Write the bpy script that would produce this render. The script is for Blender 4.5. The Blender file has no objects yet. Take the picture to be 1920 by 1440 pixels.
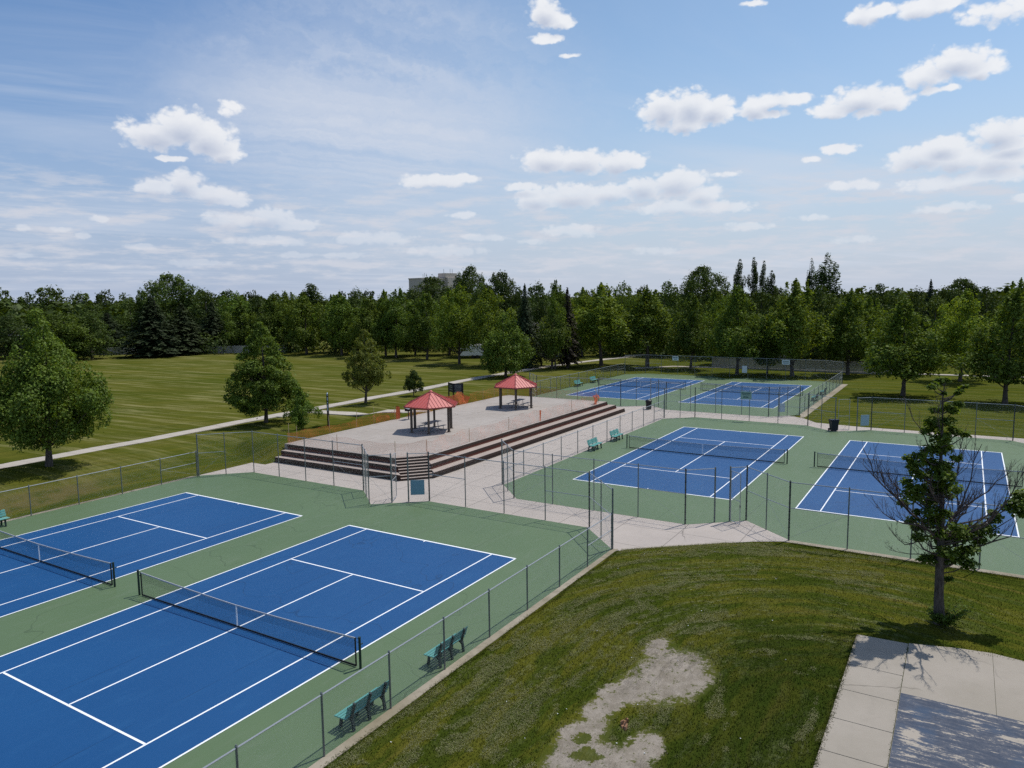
import bpy, bmesh, math, random
import numpy as np
from mathutils import Vector, Matrix
random.seed(7); rng=np.random.default_rng(7)
D=bpy.data; SC=bpy.context.scene; COL=SC.collection
rad=math.radians

# ------------------------------------------------------------------ helpers
def tag(o,label=None,cat=None,group=None,kind=None):
    if label: o['label']=label
    if cat: o['category']=cat
    if group: o['group']=group
    if kind: o['kind']=kind
    return o
def empty(name,loc=(0,0,0),rz=0):
    o=D.objects.new(name,None); COL.objects.link(o); o.location=loc; o.rotation_euler=(0,0,rz); o.empty_display_size=.3
    return o
def copy_tree(o,parent=None):
    c=o.copy(); COL.objects.link(c); c.parent=parent
    for ch in list(o.children): copy_tree(ch,c)
    return c
def mesh_np(name,V,F,smooth=False):
    V=np.asarray(V,dtype=np.float32); F=np.asarray(F,dtype=np.int32)
    m=D.meshes.new(name); n=F.shape[1]
    m.vertices.add(len(V)); m.vertices.foreach_set('co',V.ravel())
    m.loops.add(F.size); m.loops.foreach_set('vertex_index',F.ravel())
    m.polygons.add(len(F)); m.polygons.foreach_set('loop_start',np.arange(0,F.size,n,dtype=np.int32))
    try: m.polygons.foreach_set('loop_total',np.full(len(F),n,dtype=np.int32))
    except Exception: pass
    m.update(calc_edges=True)
    if smooth: m.polygons.foreach_set('use_smooth',np.ones(len(F),dtype=bool))
    return m
def link(name,mesh,mat,parent=None,loc=(0,0,0)):
    o=D.objects.new(name,mesh); COL.objects.link(o)
    if mat and not mesh.materials:
        for mm in (mat if isinstance(mat,(list,tuple)) else [mat]): mesh.materials.append(mm)
    o.location=loc
    if parent: o.parent=parent
    return o
class MB:
    def __init__(s): s.v=[]; s.f=[]; s.mi=[]
    def add(s,vs,fs,mi=0):
        b=len(s.v); s.v+=[tuple(v) for v in vs]; s.f+=[tuple(b+i for i in f) for f in fs]; s.mi+=[mi]*len(fs); return s
    def obox(s,c,ax,ay,az,mi=0):      # centre and half-axis vectors
        c,ax,ay,az=map(Vector,(c,ax,ay,az))
        vs=[c+ax*i+ay*j+az*k for k in(-1,1) for j in(-1,1) for i in(-1,1)]
        return s.add(vs,[(0,2,3,1),(4,5,7,6),(0,1,5,4),(2,6,7,3),(0,4,6,2),(1,3,7,5)],mi)
    def box(s,x0,y0,z0,x1,y1,z1,mi=0):
        return s.obox(((x0+x1)/2,(y0+y1)/2,(z0+z1)/2),((x1-x0)/2,0,0),(0,(y1-y0)/2,0),(0,0,(z1-z0)/2),mi)
    def bar(s,a,b,w,h,up=(0,0,1),mi=0):
        a,b=Vector(a),Vector(b); d=(b-a); L=d.length; d.normalize(); u=Vector(up)
        if abs(d.dot(u))>.98: u=Vector((1,0,0))
        sd=d.cross(u).normalized(); u=sd.cross(d).normalized()
        return s.obox((a+b)/2,d*L/2,sd*w/2,u*h/2,mi)
    def tube(s,pts,rs,n=8,cap=True,mi=0):
        pts=[Vector(p) for p in pts]
        if not hasattr(rs,'__len__'): rs=[rs]*len(pts)
        rings=[]; prev=None
        for i,p in enumerate(pts):
            d=(pts[min(i+1,len(pts)-1)]-pts[max(i-1,0)]).normalized()
            if prev is None:
                a=Vector((0,0,1)) if abs(d.z)<.9 else Vector((1,0,0)); u=d.cross(a).normalized()
            else: u=(prev-d*prev.dot(d)).normalized()
            prev=u; w=d.cross(u)
            rings.append([p+(u*math.cos(2*math.pi*k/n)+w*math.sin(2*math.pi*k/n))*rs[i] for k in range(n)])
        vs=[q for r_ in rings for q in r_]; fs=[]
        for i in range(len(pts)-1):
            for k in range(n):
                a=i*n+k; b=i*n+(k+1)%n; fs.append((a,b,b+n,a+n))
        s.add(vs,fs,mi)
        if cap:
            s.add(rings[0],[tuple(reversed(range(n)))],mi); s.add(rings[-1],[tuple(range(n))],mi)
        return s
    def prism(s,poly,z0,z1,mi=0,mit=None):
        n=len(poly)
        A=sum(poly[i][0]*poly[(i+1)%n][1]-poly[(i+1)%n][0]*poly[i][1] for i in range(n))
        if A<0: poly=poly[::-1]
        vs=[(x,y,z0) for x,y in poly]+[(x,y,z1) for x,y in poly]
        s.add(vs,[(i,(i+1)%n,n+(i+1)%n,n+i) for i in range(n)]+[tuple(reversed(range(n)))],mi)
        s.add([(x,y,z1) for x,y in poly],[tuple(range(n))],mi if mit is None else mit)
        return s
    def build(s,name,mat,parent=None,loc=(0,0,0),world=False,smooth=False,bevel=0):
        m=D.meshes.new(name); v=s.v
        if world:
            o=parent.location if parent else Vector(loc)
            v=[(a-o.x,b-o.y,c-o.z) for a,b,c in v]
        m.from_pydata(v,[],s.f); m.update()
        if max(s.mi or [0])>0: 
            for mm in mat: m.materials.append(mm)
            m.polygons.foreach_set('material_index',s.mi)
        if smooth: m.polygons.foreach_set('use_smooth',[True]*len(m.polygons))
        o=link(name,m,mat,parent,(0,0,0) if parent else loc)
        if bevel:
            b=o.modifiers.new('b','BEVEL'); b.width=bevel; b.segments=1; b.limit_method='ANGLE'
        return o

# ------------------------------------------------------------------ node helpers
class NT:
    def __init__(s,tree): s.t=tree; s.n=tree.nodes; s.l=tree.links
    def _in(s,sock,v):
        if v is None: return
        if isinstance(v,bpy.types.NodeSocket): s.l.new(v,sock)
        else: sock.default_value=v
    def m(s,op,a,b=None,c=None,clamp=False):
        n=s.n.new('ShaderNodeMath'); n.operation=op; n.use_clamp=clamp
        s._in(n.inputs[0],a); s._in(n.inputs[1],b)
        if c is not None: s._in(n.inputs[2],c)
        return n.outputs[0]
    def vm(s,op,a,b=None,scale=None):
        n=s.n.new('ShaderNodeVectorMath'); n.operation=op
        s._in(n.inputs[0],a); s._in(n.inputs[1],b)
        if scale is not None: s._in(n.inputs['Scale'],scale)
        return n.outputs['Value'] if op in('LENGTH','DOT_PRODUCT','DISTANCE') else n.outputs[0]
    def sep(s,v):
        n=s.n.new('ShaderNodeSeparateXYZ'); s._in(n.inputs[0],v); return n.outputs
    def comb(s,x=0.,y=0.,z=0.):
        n=s.n.new('ShaderNodeCombineXYZ'); s._in(n.inputs[0],x); s._in(n.inputs[1],y); s._in(n.inputs[2],z); return n.outputs[0]
    def noise(s,v,scale=1.,detail=3.,rough=.5,dist=0.,col=False):
        n=s.n.new('ShaderNodeTexNoise'); s._in(n.inputs['Vector'],v); n.inputs['Scale'].default_value=scale
        n.inputs['Detail'].default_value=detail; n.inputs['Roughness'].default_value=rough; n.inputs['Distortion'].default_value=dist
        return n.outputs['Color' if col else 'Fac']
    def voro(s,v,scale=1.,feat='F1'):
        n=s.n.new('ShaderNodeTexVoronoi'); n.feature=feat; s._in(n.inputs['Vector'],v); n.inputs['Scale'].default_value=scale; return n.outputs[0]
    def mix(s,f,a,b,bt='MIX'):
        n=s.n.new('ShaderNodeMix'); n.data_type='RGBA'; n.blend_type=bt; n.clamp_factor=True
        s._in(n.inputs[0],f); s._in(n.inputs[6],a if isinstance(a,bpy.types.NodeSocket) else (*a,1) if len(a)==3 else a)
        s._in(n.inputs[7],b if isinstance(b,bpy.types.NodeSocket) else (*b,1) if len(b)==3 else b); return n.outputs[2]
    def ss(s,x,a,b):   # smoothstep
        n=s.n.new('ShaderNodeMapRange'); n.interpolation_type='SMOOTHSTEP'; s._in(n.inputs[0],x)
        n.inputs[1].default_value=a; n.inputs[2].default_value=b; return n.outputs[0]
    def pos(s): return s.n.new('ShaderNodeNewGeometry').outputs['Position']
    def obj(s): return s.n.new('ShaderNodeTexCoord').outputs['Object']
def new_mat(name):
    m=D.materials.new(name); m.use_nodes=True; t=m.node_tree; t.nodes.clear()
    nt=NT(t); out=t.nodes.new('ShaderNodeOutputMaterial'); return m,nt,out
def pbsdf(nt,out,col,rough=.7,metal=0.,bump=None,bs=.3,bd=.02,spec=.3):
    p=nt.n.new('ShaderNodeBsdfPrincipled'); nt._in(p.inputs['Base Color'],col if isinstance(col,bpy.types.NodeSocket) else (*col,1))
    nt._in(p.inputs['Roughness'],rough); p.inputs['Metallic'].default_value=metal; p.inputs['Specular IOR Level'].default_value=spec
    if bump is not None:
        b=nt.n.new('ShaderNodeBump'); b.inputs['Strength'].default_value=bs; b.inputs['Distance'].default_value=bd
        nt._in(b.inputs['Height'],bump); nt.l.new(b.outputs[0],p.inputs['Normal'])
    nt.l.new(p.outputs[0],out.inputs[0]); return p
def simple(name,col,rough=.6,var=.15,scale=3.,metal=0.,spec=.3):
    m,nt,out=new_mat(name); n=nt.noise(nt.obj(),scale,4,.6)
    c=nt.mix(n,tuple(x*(1-var) for x in col),tuple(min(1,x*(1+var)) for x in col))
    pbsdf(nt,out,c,rough,metal,spec=spec); return m
M={}
M['steel']=simple('galvanised_steel',(.16,.18,.18),.42,.18,8,.35,.5)
M['rail']=simple('galvanised_rail',(.36,.38,.40),.38,.12,8,.4,.5)
M['wire']=simple('chain_wire',(.36,.39,.38),.5,.1,5,.2)
M['netblack']=simple('net_cord',(.012,.014,.016),.8,.2)
M['tape']=simple('net_tape',(.42,.43,.46),.7,.1)
M['dkpost']=simple('dark_green_post',(.018,.035,.028),.45,.2)
M['teal']=simple('teal_plastic',(.085,.27,.25),.5,.14,4)
M['tealdk']=simple('dark_legs',(.014,.03,.032),.5,.2,4)
M['tgrey']=simple('grey_table_steel',(.22,.24,.25),.5,.12,5,.2)
M['red']=simple('red_roof_metal',(.50,.115,.10),.42,.12,1.2,0,.5)
M['redtrim']=simple('red_trim',(.26,.06,.055),.45,.1)
M['brownpost']=simple('brown_post',(.10,.082,.068),.7,.2,5)
M['black']=simple('black_plastic',(.012,.013,.016),.45,.2)
M['navy']=simple('dark_navy_plastic',(.012,.016,.03),.45,.2)
M['sign']=simple('white_sign',(.62,.68,.68),.5,.05)
M['signgreen']=simple('pale_green_sign',(.30,.42,.36),.5,.06)
M['signink']=simple('sign_ink',(.03,.09,.07),.5,.05)
M['board']=simple('blue_grey_board',(.17,.30,.39),.5,.06)
M['boardlt']=simple('light_blue_board',(.33,.44,.52),.5,.06)
M['orange']=simple('orange_net',(.62,.14,.05),.6,.12)
M['orangefab']=simple('orange_fabric',(.55,.08,.03),.65,.3,6)
M['stake']=simple('wooden_stake',(.42,.33,.20),.8,.2)
M['white']=simple('white_paint',(.72,.72,.72),.5,.05)
M['house']=simple('grey_siding',(.20,.25,.33),.7,.08)
M['beige']=simple('beige_wall',(.40,.33,.26),.8,.08)
M['shingle']=simple('grey_shingle',(.10,.095,.09),.9,.2,2)
M['glass']=simple('dark_window',(.02,.025,.03),.15,.1,2,0,.6)
M['aptwall']=simple('pale_concrete_wall',(.47,.42,.37),.8,.06,.3)
M['vinyl']=simple('pale_vinyl_fence',(.36,.35,.31),.7,.06)
M['clay']=simple('rotten_wood',(.30,.16,.09),.9,.35,9)
M['slat']=simple('dark_timber_fence',(.06,.06,.055),.8,.2,2)

def mat_court(name,col,col2,worn):
    m,nt,out=new_mat(name); p=nt.pos()
    big=nt.noise(p,.16,4,.6); med=nt.noise(p,1.3,4,.6); fine=nt.noise(p,28,2,.7)
    xy=nt.sep(p); st=nt.noise(nt.comb(nt.m('MULTIPLY',xy[0],.5),nt.m('MULTIPLY',xy[1],2.2),0),1,3,.55)
    c=nt.mix(nt.ss(big,.3,.7),col,col2)
    c=nt.mix(nt.m('MULTIPLY',nt.ss(st,.5,.78),.35),c,worn)
    c=nt.mix(nt.m('MULTIPLY',nt.ss(med,.62,.8),.18),c,tuple(x*.7 for x in col))
    c=nt.mix(nt.m('MULTIPLY',nt.ss(fine,.35,.75),.10),c,worn)
    # hairline sealed cracks
    w=nt.noise(p,.35,2,.5,col=True); pw=nt.vm('ADD',p,nt.vm('SCALE',w,scale=5.))
    cr=nt.voro(pw,.05,'DISTANCE_TO_EDGE'); c=nt.mix(nt.m('MULTIPLY',nt.m('SUBTRACT',1.,nt.ss(cr,.0,.0022)),.45),c,tuple(x*.45 for x in col))
    for (y0,ph) in ((-2.83,0.),(1.1,3.),(17.2,5.),(-9.1,1.),(-17.9,2.),(-23.1,4.),(11.8,6.)):
        g_=nt.ss(nt.noise(nt.comb(nt.m('MULTIPLY',xy[0],.3),ph,0),1.,2,.5),.42,.55)
        dl=nt.m('ABSOLUTE',nt.m('ADD',nt.m('SUBTRACT',xy[1],y0),nt.m('MULTIPLY',nt.m('SUBTRACT',med,.5),.05)))
        c=nt.mix(nt.m('MULTIPLY',nt.m('MULTIPLY',nt.m('SUBTRACT',1.,nt.ss(dl,.008,.03)),g_),.5),c,tuple(x*.45 for x in col))
    sc=nt.noise(nt.vm('ADD',nt.vm('MULTIPLY',p,(.9,3.2,1)),nt.vm('SCALE',w,scale=1.5)),1.3,6,.8)
    c=nt.mix(nt.m('MULTIPLY',nt.ss(sc,.66,.80),.45),c,tuple(min(1,x*1.3+.05) for x in worn))
    pu=nt.noise(p,.22,3,.5); ring=nt.m('SUBTRACT',1.,nt.ss(nt.m('ABSOLUTE',nt.m('SUBTRACT',pu,.58)),.0,.012))
    c=nt.mix(nt.m('MULTIPLY',ring,.14),c,worn)
    pbsdf(nt,out,c,.55,bump=fine,bs=.10,bd=.004,spec=.3); return m
M['green']=mat_court('green_court_coating',(.086,.138,.066),(.096,.150,.073),(.13,.17,.11))
M['blue']=mat_court('blue_court_coating',(.0045,.060,.185),(.006,.067,.20),(.015,.09,.23))
M['line']=simple('white_line_paint',(.80,.83,.86),.7,.04,2)

def mat_concrete(name,base,tint,joint=None,stain=.25):
    m,nt,out=new_mat(name); p=nt.pos()
    big=nt.noise(p,.25,5,.6,.4); med=nt.noise(p,2.0,5,.65); fine=nt.noise(p,30,3,.7)
    c=nt.mix(nt.ss(big,.3,.7),base,tint)
    c=nt.mix(nt.m('MULTIPLY',nt.ss(med,.45,.8),stain),c,tuple(x*.55 for x in base))
    c=nt.mix(nt.m('MULTIPLY',nt.ss(fine,.4,.8),.15),c,tuple(x*.7 for x in base))
    w=nt.noise(p,.5,3,.6,col=True); pw=nt.vm('ADD',p,nt.vm('SCALE',w,scale=1.6))
    cr=nt.voro(pw,.11,'DISTANCE_TO_EDGE'); gate=nt.ss(nt.noise(p,.13,2,.5),.5,.56)
    c=nt.mix(nt.m('MULTIPLY',nt.m('MULTIPLY',nt.m('SUBTRACT',1.,nt.ss(cr,.0,.005)),gate),.6),c,tuple(x*.25 for x in base))
    if joint:
        xy=nt.sep(p); w2=nt.m('MULTIPLY',nt.m('SUBTRACT',nt.noise(p,1.5,3,.6),.5),.05)
        for k,(sp,of) in enumerate(joint):
            t=nt.m('ADD',xy[k],of); t=nt.m('ADD',t,w2); t=nt.m('PINGPONG',t,sp/2)
            c=nt.mix(nt.m('MULTIPLY',nt.m('SUBTRACT',1.,nt.ss(t,.010,.028)),.75),c,tuple(x*.3 for x in base))
    pbsdf(nt,out,c,.85,bump=fine,bs=.25,bd=.006,spec=.2); return m
M['pave']=mat_concrete('plaza_concrete',(.37,.33,.30),(.41,.365,.33),[(3.05,-1.2),(3.2,1.4)],.2)
M['deck']=mat_concrete('deck_concrete',(.325,.292,.262),(.375,.34,.31),[(6.1,-.4),(4.3,-.6)],.3)
M['kerb']=mat_concrete('kerb_concrete',(.22,.19,.13),(.34,.30,.24),None,.8)
M['pathc']=mat_concrete('path_concrete',(.38,.345,.30),(.43,.39,.34),[(1.8,0),(99.,50)],.2)
M['slab']=mat_concrete('slab_concrete',(.275,.247,.205),(.325,.292,.25),None,.2)
M['tread']=mat_concrete('tread_concrete',(.33,.28,.25),(.40,.33,.29),None,.25)
M['timber']=simple('dark_brown_timber',(.045,.028,.022),.8,.45,2.5)
M['timberred']=simple('reddish_timber',(.12,.038,.026),.8,.35,2.5)

def mat_worn_paint():
    m,nt,out=new_mat('worn_blue_paint'); p=nt.pos(); xy=nt.sep(p)
    q=nt.comb(nt.m('MULTIPLY',xy[0],5.0),nt.m('MULTIPLY',xy[1],.85),0)
    a=nt.noise(q,1.0,7,.72,.3); b=nt.noise(p,.55,3,.6); c3=nt.noise(p,9,5,.8)
    # bare spots: pointed patches along the joint and near the strip edge
    d1=nt.vm('LENGTH',nt.vm('MULTIPLY',nt.vm('SUBTRACT',p,(5.0,-22.75,0)),(1.6,2.6,0)))
    d2=nt.vm('LENGTH',nt.vm('MULTIPLY',nt.vm('SUBTRACT',p,(6.2,-25.5,0)),(3.5,1.3,0)))
    d3=nt.vm('LENGTH',nt.vm('MULTIPLY',nt.vm('SUBTRACT',p,(4.4,-25.3,0)),(4.,1.,0)))
    spot=nt.m('MAXIMUM',nt.m('MAXIMUM',nt.m('SUBTRACT',1.,d1),nt.m('SUBTRACT',1.,d2)),nt.m('SUBTRACT',1.,d3))
    spot=nt.m('MULTIPLY',nt.m('MAXIMUM',spot,0.),.22)
    w=nt.m('ADD',nt.m('ADD',a,nt.m('MULTIPLY',nt.m('SUBTRACT',c3,.5),.35)),nt.m('ADD',nt.m('MULTIPLY',nt.m('SUBTRACT',b,.5),.35),spot))
    wear=nt.ss(w,.57,.62); thin=nt.ss(w,.42,.60)
    c=nt.mix(nt.ss(c3,.3,.8),(.040,.053,.082),(.055,.069,.100)); c=nt.mix(nt.m('MULTIPLY',nt.ss(nt.noise(p,.8,3,.6),.45,.7),.6),c,(.040,.075,.135)); c=nt.mix(nt.m('MULTIPLY',thin,.6),c,(.115,.12,.14))
    fleck=nt.m('MULTIPLY',nt.ss(nt.noise(q,2.2,6,.8),.62,.72),.5); c=nt.mix(fleck,c,(.26,.27,.30))
    c=nt.mix(wear,c,(.33,.295,.25)); pbsdf(nt,out,c,.8,spec=.25); return m
M['worn']=mat_worn_paint()

def nv_(nt,p): return nt.vm('SCALE',nt.noise(p,2.5,2,.5,col=True),scale=.5)
def mat_grass():
    m,nt,out=new_mat('mown_grass'); p=nt.pos(); xy=nt.sep(p); x,y=xy[0],xy[1]
    # distance to the mower's loop: straight along x, bending round a point
    dx=nt.m('MAXIMUM',nt.m('SUBTRACT',x,6.),0.); dy=nt.m('ADD',y,21.)
    s=nt.m('SQRT',nt.m('ADD',nt.m('MULTIPLY',dx,dx),nt.m('MULTIPLY',dy,dy)))
    ang=nt.m('ARCTAN2',dx,dy); al=nt.m('ADD',nt.m('MULTIPLY',nt.m('MINIMUM',x,6.),.22),nt.m('MULTIPLY',ang,1.6))
    wob=nt.m('MULTIPLY',nt.m('SUBTRACT',nt.noise(p,.35,3,.5),.5),1.1); sw=nt.m('ADD',s,wob)
    st=nt.noise(nt.comb(sw,al,0),1.25,4,.6); st2=nt.noise(nt.comb(nt.m('MULTIPLY',sw,2.6),nt.m('MULTIPLY',al,1.3),3.),1.1,4,.65)
    near=nt.ss(y,-4.,-9.); 
    big=nt.noise(p,.09,4,.6); med=nt.noise(p,.7,5,.65); fine=nt.noise(p,14,4,.75); micro=nt.noise(p,45,2,.8)
    c=nt.mix(nt.ss(big,.35,.65),(.038,.056,.007),(.058,.078,.010))
    c=nt.mix(nt.m('MULTIPLY',nt.ss(med,.4,.7),.5),c,(.072,.084,.014))
    c=nt.mix(nt.m('MULTIPLY',nt.ss(st,.44,.60),.75),c,(.108,.106,.015))
    # dry clippings lying in rows
    bl=nt.noise(nt.comb(nt.m('MULTIPLY',sw,7.),nt.m('MULTIPLY',al,9.),0),1.,5,.8)
    clip=nt.m('MULTIPLY',nt.ss(nt.m('ADD',nt.m('MULTIPLY',st2,.62),nt.m('MULTIPLY',bl,.6)),.585,.70),nt.ss(nt.noise(p,.18,3,.6),.36,.6))
    ch=nt.ss(nt.noise(nt.vm('ADD',nt.vm('MULTIPLY',p,(1,1,1)),nv_(nt,p)),5.5,5,.85),.42,.60)
    c=nt.mix(nt.m('MULTIPLY',nt.m('MULTIPLY',nt.m('MULTIPLY',clip,ch),near),.6),c,(.22,.23,.12))
    # yellowed wheel tracks
    c=nt.mix(nt.m('MULTIPLY',nt.m('MULTIPLY',nt.ss(nt.noise(nt.comb(nt.m('MULTIPLY',sw,1.4),nt.m('MULTIPLY',al,.35),9.),1.,3,.5),.6,.72),near),.5),c,(.16,.125,.032))
    # far field: rows of dry clippings running along y
    fs=nt.noise(nt.comb(nt.m('ADD',nt.m('MULTIPLY',x,.8),nt.m('MULTIPLY',y,.05)),nt.m('MULTIPLY',y,.06),0),1.,5,.7)
    fs2=nt.noise(nt.comb(nt.m('ADD',nt.m('MULTIPLY',x,.22),nt.m('MULTIPLY',y,.015)),nt.m('MULTIPLY',y,.03),5.),1.,3,.6)
    far=nt.ss(y,24.,33.)
    c=nt.mix(nt.m('MULTIPLY',far,.55),c,nt.mix(nt.ss(fs2,.35,.65),(.070,.086,.012),(.122,.118,.024)))
    c=nt.mix(nt.m('MULTIPLY',nt.m('MULTIPLY',nt.ss(fs,.46,.70),far),.95),c,(.22,.205,.085))
    # scuffed bank beside the fence
    bank=nt.m('MULTIPLY',nt.m('MULTIPLY',nt.ss(y,24.6,25.6),nt.ss(y,29.5,27.)),nt.ss(x,13.,7.))
    c=nt.mix(nt.m('MULTIPLY',nt.m('MULTIPLY',bank,nt.ss(med,.3,.62)),.7),c,(.135,.105,.045))
    # lusher, darker turf beside the slabs
    lush=nt.m('MULTIPLY',nt.ss(nt.m('ADD',y,nt.m('MULTIPLY',nt.m('SUBTRACT',nt.noise(p,.5,3,.6),.5),4.)),-15.,-18.5),nt.ss(x,13.,8.))
    c=nt.mix(nt.m('MULTIPLY',lush,.62),c,(.020,.034,.006))
    # bare sandy patch
    wv=nt.vm('SCALE',nt.vm('SUBTRACT',nt.noise(p,1.1,6,.75,col=True),(.5,.5,.5)),scale=1.7); q=nt.vm('ADD',p,wv)
    def ell(cx,cy,rx,ry): return nt.m('SUBTRACT',1.,nt.vm('LENGTH',nt.vm('MULTIPLY',nt.vm('SUBTRACT',q,(cx,cy,0)),(1/rx,1/ry,0))))
    e=ell(4.9,-15.75,1.9,1.25)
    for a in ((3.5,-15.0,1.1,.7),(6.5,-14.7,.9,.5),(2.2,-14.6,1.4,.5),(-.2,-14.75,1.7,.65),(-.9,-15.9,1.3,1.3),(.5,-16.4,1.0,.55)): e=nt.m('MAXIMUM',e,ell(*a))
    isl=ell(.75,-15.5,.5,.42)
    for a in ((1.75,-15.6,.7,.5),(-.5,-15.2,.3,.5),(.1,-14.8,.22,.35)): isl=nt.m('MAXIMUM',isl,ell(*a))
    dn=nt.m('ADD',e,nt.m('ADD',nt.m('MULTIPLY',nt.m('SUBTRACT',fine,.5),.9),nt.m('MULTIPLY',nt.m('SUBTRACT',nt.noise(p,5.,5,.75),.5),1.1))); dirt=nt.ss(dn,-.02,.22)
    dirt=nt.m('MULTIPLY',dirt,nt.m('SUBTRACT',1.,nt.ss(nt.m('ADD',isl,nt.m('MULTIPLY',nt.m('SUBTRACT',fine,.5),.6)),.0,.15)))
    tuft=nt.ss(nt.noise(p,3.6,5,.75),.57,.63); dirt=nt.m('MULTIPLY',dirt,nt.m('SUBTRACT',1.,nt.m('MULTIPLY',tuft,.9)))
    dc=nt.mix(nt.ss(nt.noise(p,1.6,5,.7),.3,.7),(.20,.175,.14),(.31,.275,.235)); dc=nt.mix(nt.m('MULTIPLY',nt.ss(fine,.5,.7),.4),dc,(.17,.14,.11))
    c=nt.mix(nt.m('MULTIPLY',nt.ss(e,-.35,.05),.4),c,(.10,.105,.035))
    c=nt.mix(nt.m('MULTIPLY',nt.ss(fine,.38,.72),.45),c,nt.mix(.5,c,(.014,.024,.004)))
    c=nt.mix(dirt,c,dc)
    c=nt.mix(1.,c,nt.mix(micro,(.72,.72,.72),(1.25,1.25,1.25)),'MULTIPLY')
    h=nt.m('ADD',nt.m('MULTIPLY',fine,.6),nt.m('ADD',nt.m('MULTIPLY',med,.9),nt.m('MULTIPLY',clip,.5)))
    pbsdf(nt,out,c,.95,bump=h,bs=.7,bd=.08,spec=.0); return m
M['grass']=mat_grass()

def mat_leaf(name,c0,c1,tr=.28,scale=.55):
    m,nt,out=new_mat(name); n=nt.noise(nt.obj(),scale,4,.7)
    oi=nt.n.new('ShaderNodeObjectInfo').outputs['Random']; g=nt.n.new('ShaderNodeNewGeometry').outputs['Random Per Island']
    c=nt.mix(nt.ss(n,.32,.68),c0,c1)
    hu=nt.m('FRACT',nt.m('MULTIPLY',oi,7.31)); c=nt.mix(nt.m('MULTIPLY',nt.ss(hu,.55,1.),.45),c,nt.mix(1.,c,(1.25,1.08,.9),'MULTIPLY')); c=nt.mix(nt.m('MULTIPLY',nt.ss(hu,.4,0.),.6),c,nt.mix(1.,c,(.72,.85,1.0),'MULTIPLY'))
    k=nt.m('MULTIPLY',nt.m('ADD',.72,nt.m('MULTIPLY',oi,.5)),nt.m('ADD',.72,nt.m('MULTIPLY',g,.56)))
    c=nt.mix(1.,c,nt.comb(k,k,k),'MULTIPLY')
    d=nt.n.new('ShaderNodeBsdfDiffuse'); t=nt.n.new('ShaderNodeBsdfTranslucent'); gl=nt.n.new('ShaderNodeBsdfGlossy'); gl.inputs['Roughness'].default_value=.6
    gl.inputs['Color'].default_value=(.5,.5,.5,1)
    nt.l.new(c,d.inputs[0]); nt.l.new(nt.mix(1.,c,(1.5,1.35,.5),'MULTIPLY'),t.inputs[0])
    a=nt.n.new('ShaderNodeMixShader'); a.inputs[0].default_value=tr; nt.l.new(d.outputs[0],a.inputs[1]); nt.l.new(t.outputs[0],a.inputs[2])
    b=nt.n.new('ShaderNodeMixShader'); b.inputs[0].default_value=.03; nt.l.new(a.outputs[0],b.inputs[1]); nt.l.new(gl.outputs[0],b.inputs[2])
    nt.l.new(b.outputs[0],out.inputs[0]); return m
M['leaf']=mat_leaf('maple_leaf',(.078,.125,.015),(.120,.178,.020))
M['leafdk']=mat_leaf('dark_leaf',(.046,.076,.014),(.070,.108,.017),.24)
M['leaflt']=mat_leaf('fresh_leaf',(.108,.172,.019),(.150,.215,.026),.36)
M['leafold']=mat_leaf('olive_leaf',(.095,.125,.024),(.125,.160,.028),.32)
M['leafhb']=mat_leaf('half_bare_leaf',(.12,.185,.018),(.17,.235,.026),.5)
M['clip']=mat_leaf('dry_clippings',(.15,.165,.07),(.23,.24,.125),.2,2.)
M['needle']=mat_leaf('spruce_needle',(.020,.034,.013),(.034,.050,.019),.08)
M['needlebr']=mat_leaf('brown_needle',(.030,.022,.014),(.045,.032,.018),.06)
M['bladem']=mat_leaf('grass_blade',(.048,.082,.012),(.10,.125,.03),.25,.9)
def mat_bark():
    m,nt,out=new_mat('bark'); o=nt.obj(); q=nt.vm('MULTIPLY',o,(9,9,2.2)); n=nt.noise(q,1.6,6,.7)
    c=nt.mix(nt.ss(n,.3,.7),(.045,.038,.032),(.13,.11,.095)); pbsdf(nt,out,c,.9,bump=n,bs=.6,bd=.03,spec=.15); return m
M['bark']=mat_bark()
M['twig']=simple('bare_twig',(.075,.058,.055),.8,.25,4)

# light and sky levels
SUNE=3.6; BGS=.10; EXPO=.06
SKL=(.72,.94,1.14); SKR=(1.12,1.22,1.22); HZL=(4.0,4.7,6.3); HZR=(4.8,5.4,6.7); VEIL=(6.1,6.6,7.6); LOWC=(6.2,6.4,7.1); CLB=(8.7,8.75,8.9); CLD=(4.7,5.2,6.4); GRD=(1.,1.1,.8)
HAZE=0

# ------------------------------------------------------------------ terrain
def sst(a,b,x):
    t=np.clip((x-a)/(b-a),0,1); return t*t*(3-2*t)
def ground_h(x,y):
    x=np.asarray(x,float); y=np.asarray(y,float)
    h=sst(24.0,30.5,y)*.78*(1-sst(34.0,38.0,y))*(1-sst(55,63,x))+.25*sst(24,36,y)
    dx=np.maximum(np.maximum(23.2-x,x-55.),0); dy=np.maximum(np.maximum(22.9-y,y-27),0)
    dd=np.sqrt(dx*dx+dy*dy); h=np.maximum(h,1.17*(1-sst(0,3.2,dd))*(y>22.45)*(x<57.5))
    und=.05*np.sin(x*.31+1)*np.sin(y*.27)+.03*np.sin(x*.9+y*.6)
    lawn=((y<-10.5)&(y>-19.5)&(x<19.5))|(y>26)
    h=h+np.where(lawn,und*.6,0)-.02
    return h
def axis(a,b,step,far):
    L=list(np.arange(a,b+.01,step)); s=step
    lo=[a]; hi=[b]
    while lo[-1]>-far: s*=1.35; lo.append(lo[-1]-s)
    s=step
    while hi[-1]<far: s*=1.35; hi.append(hi[-1]+s)
    return np.array(lo[:0:-1]+L+hi[1:])
gx=axis(-20,112,.55,4000); gy=axis(-46,60,.55,4000)
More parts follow.
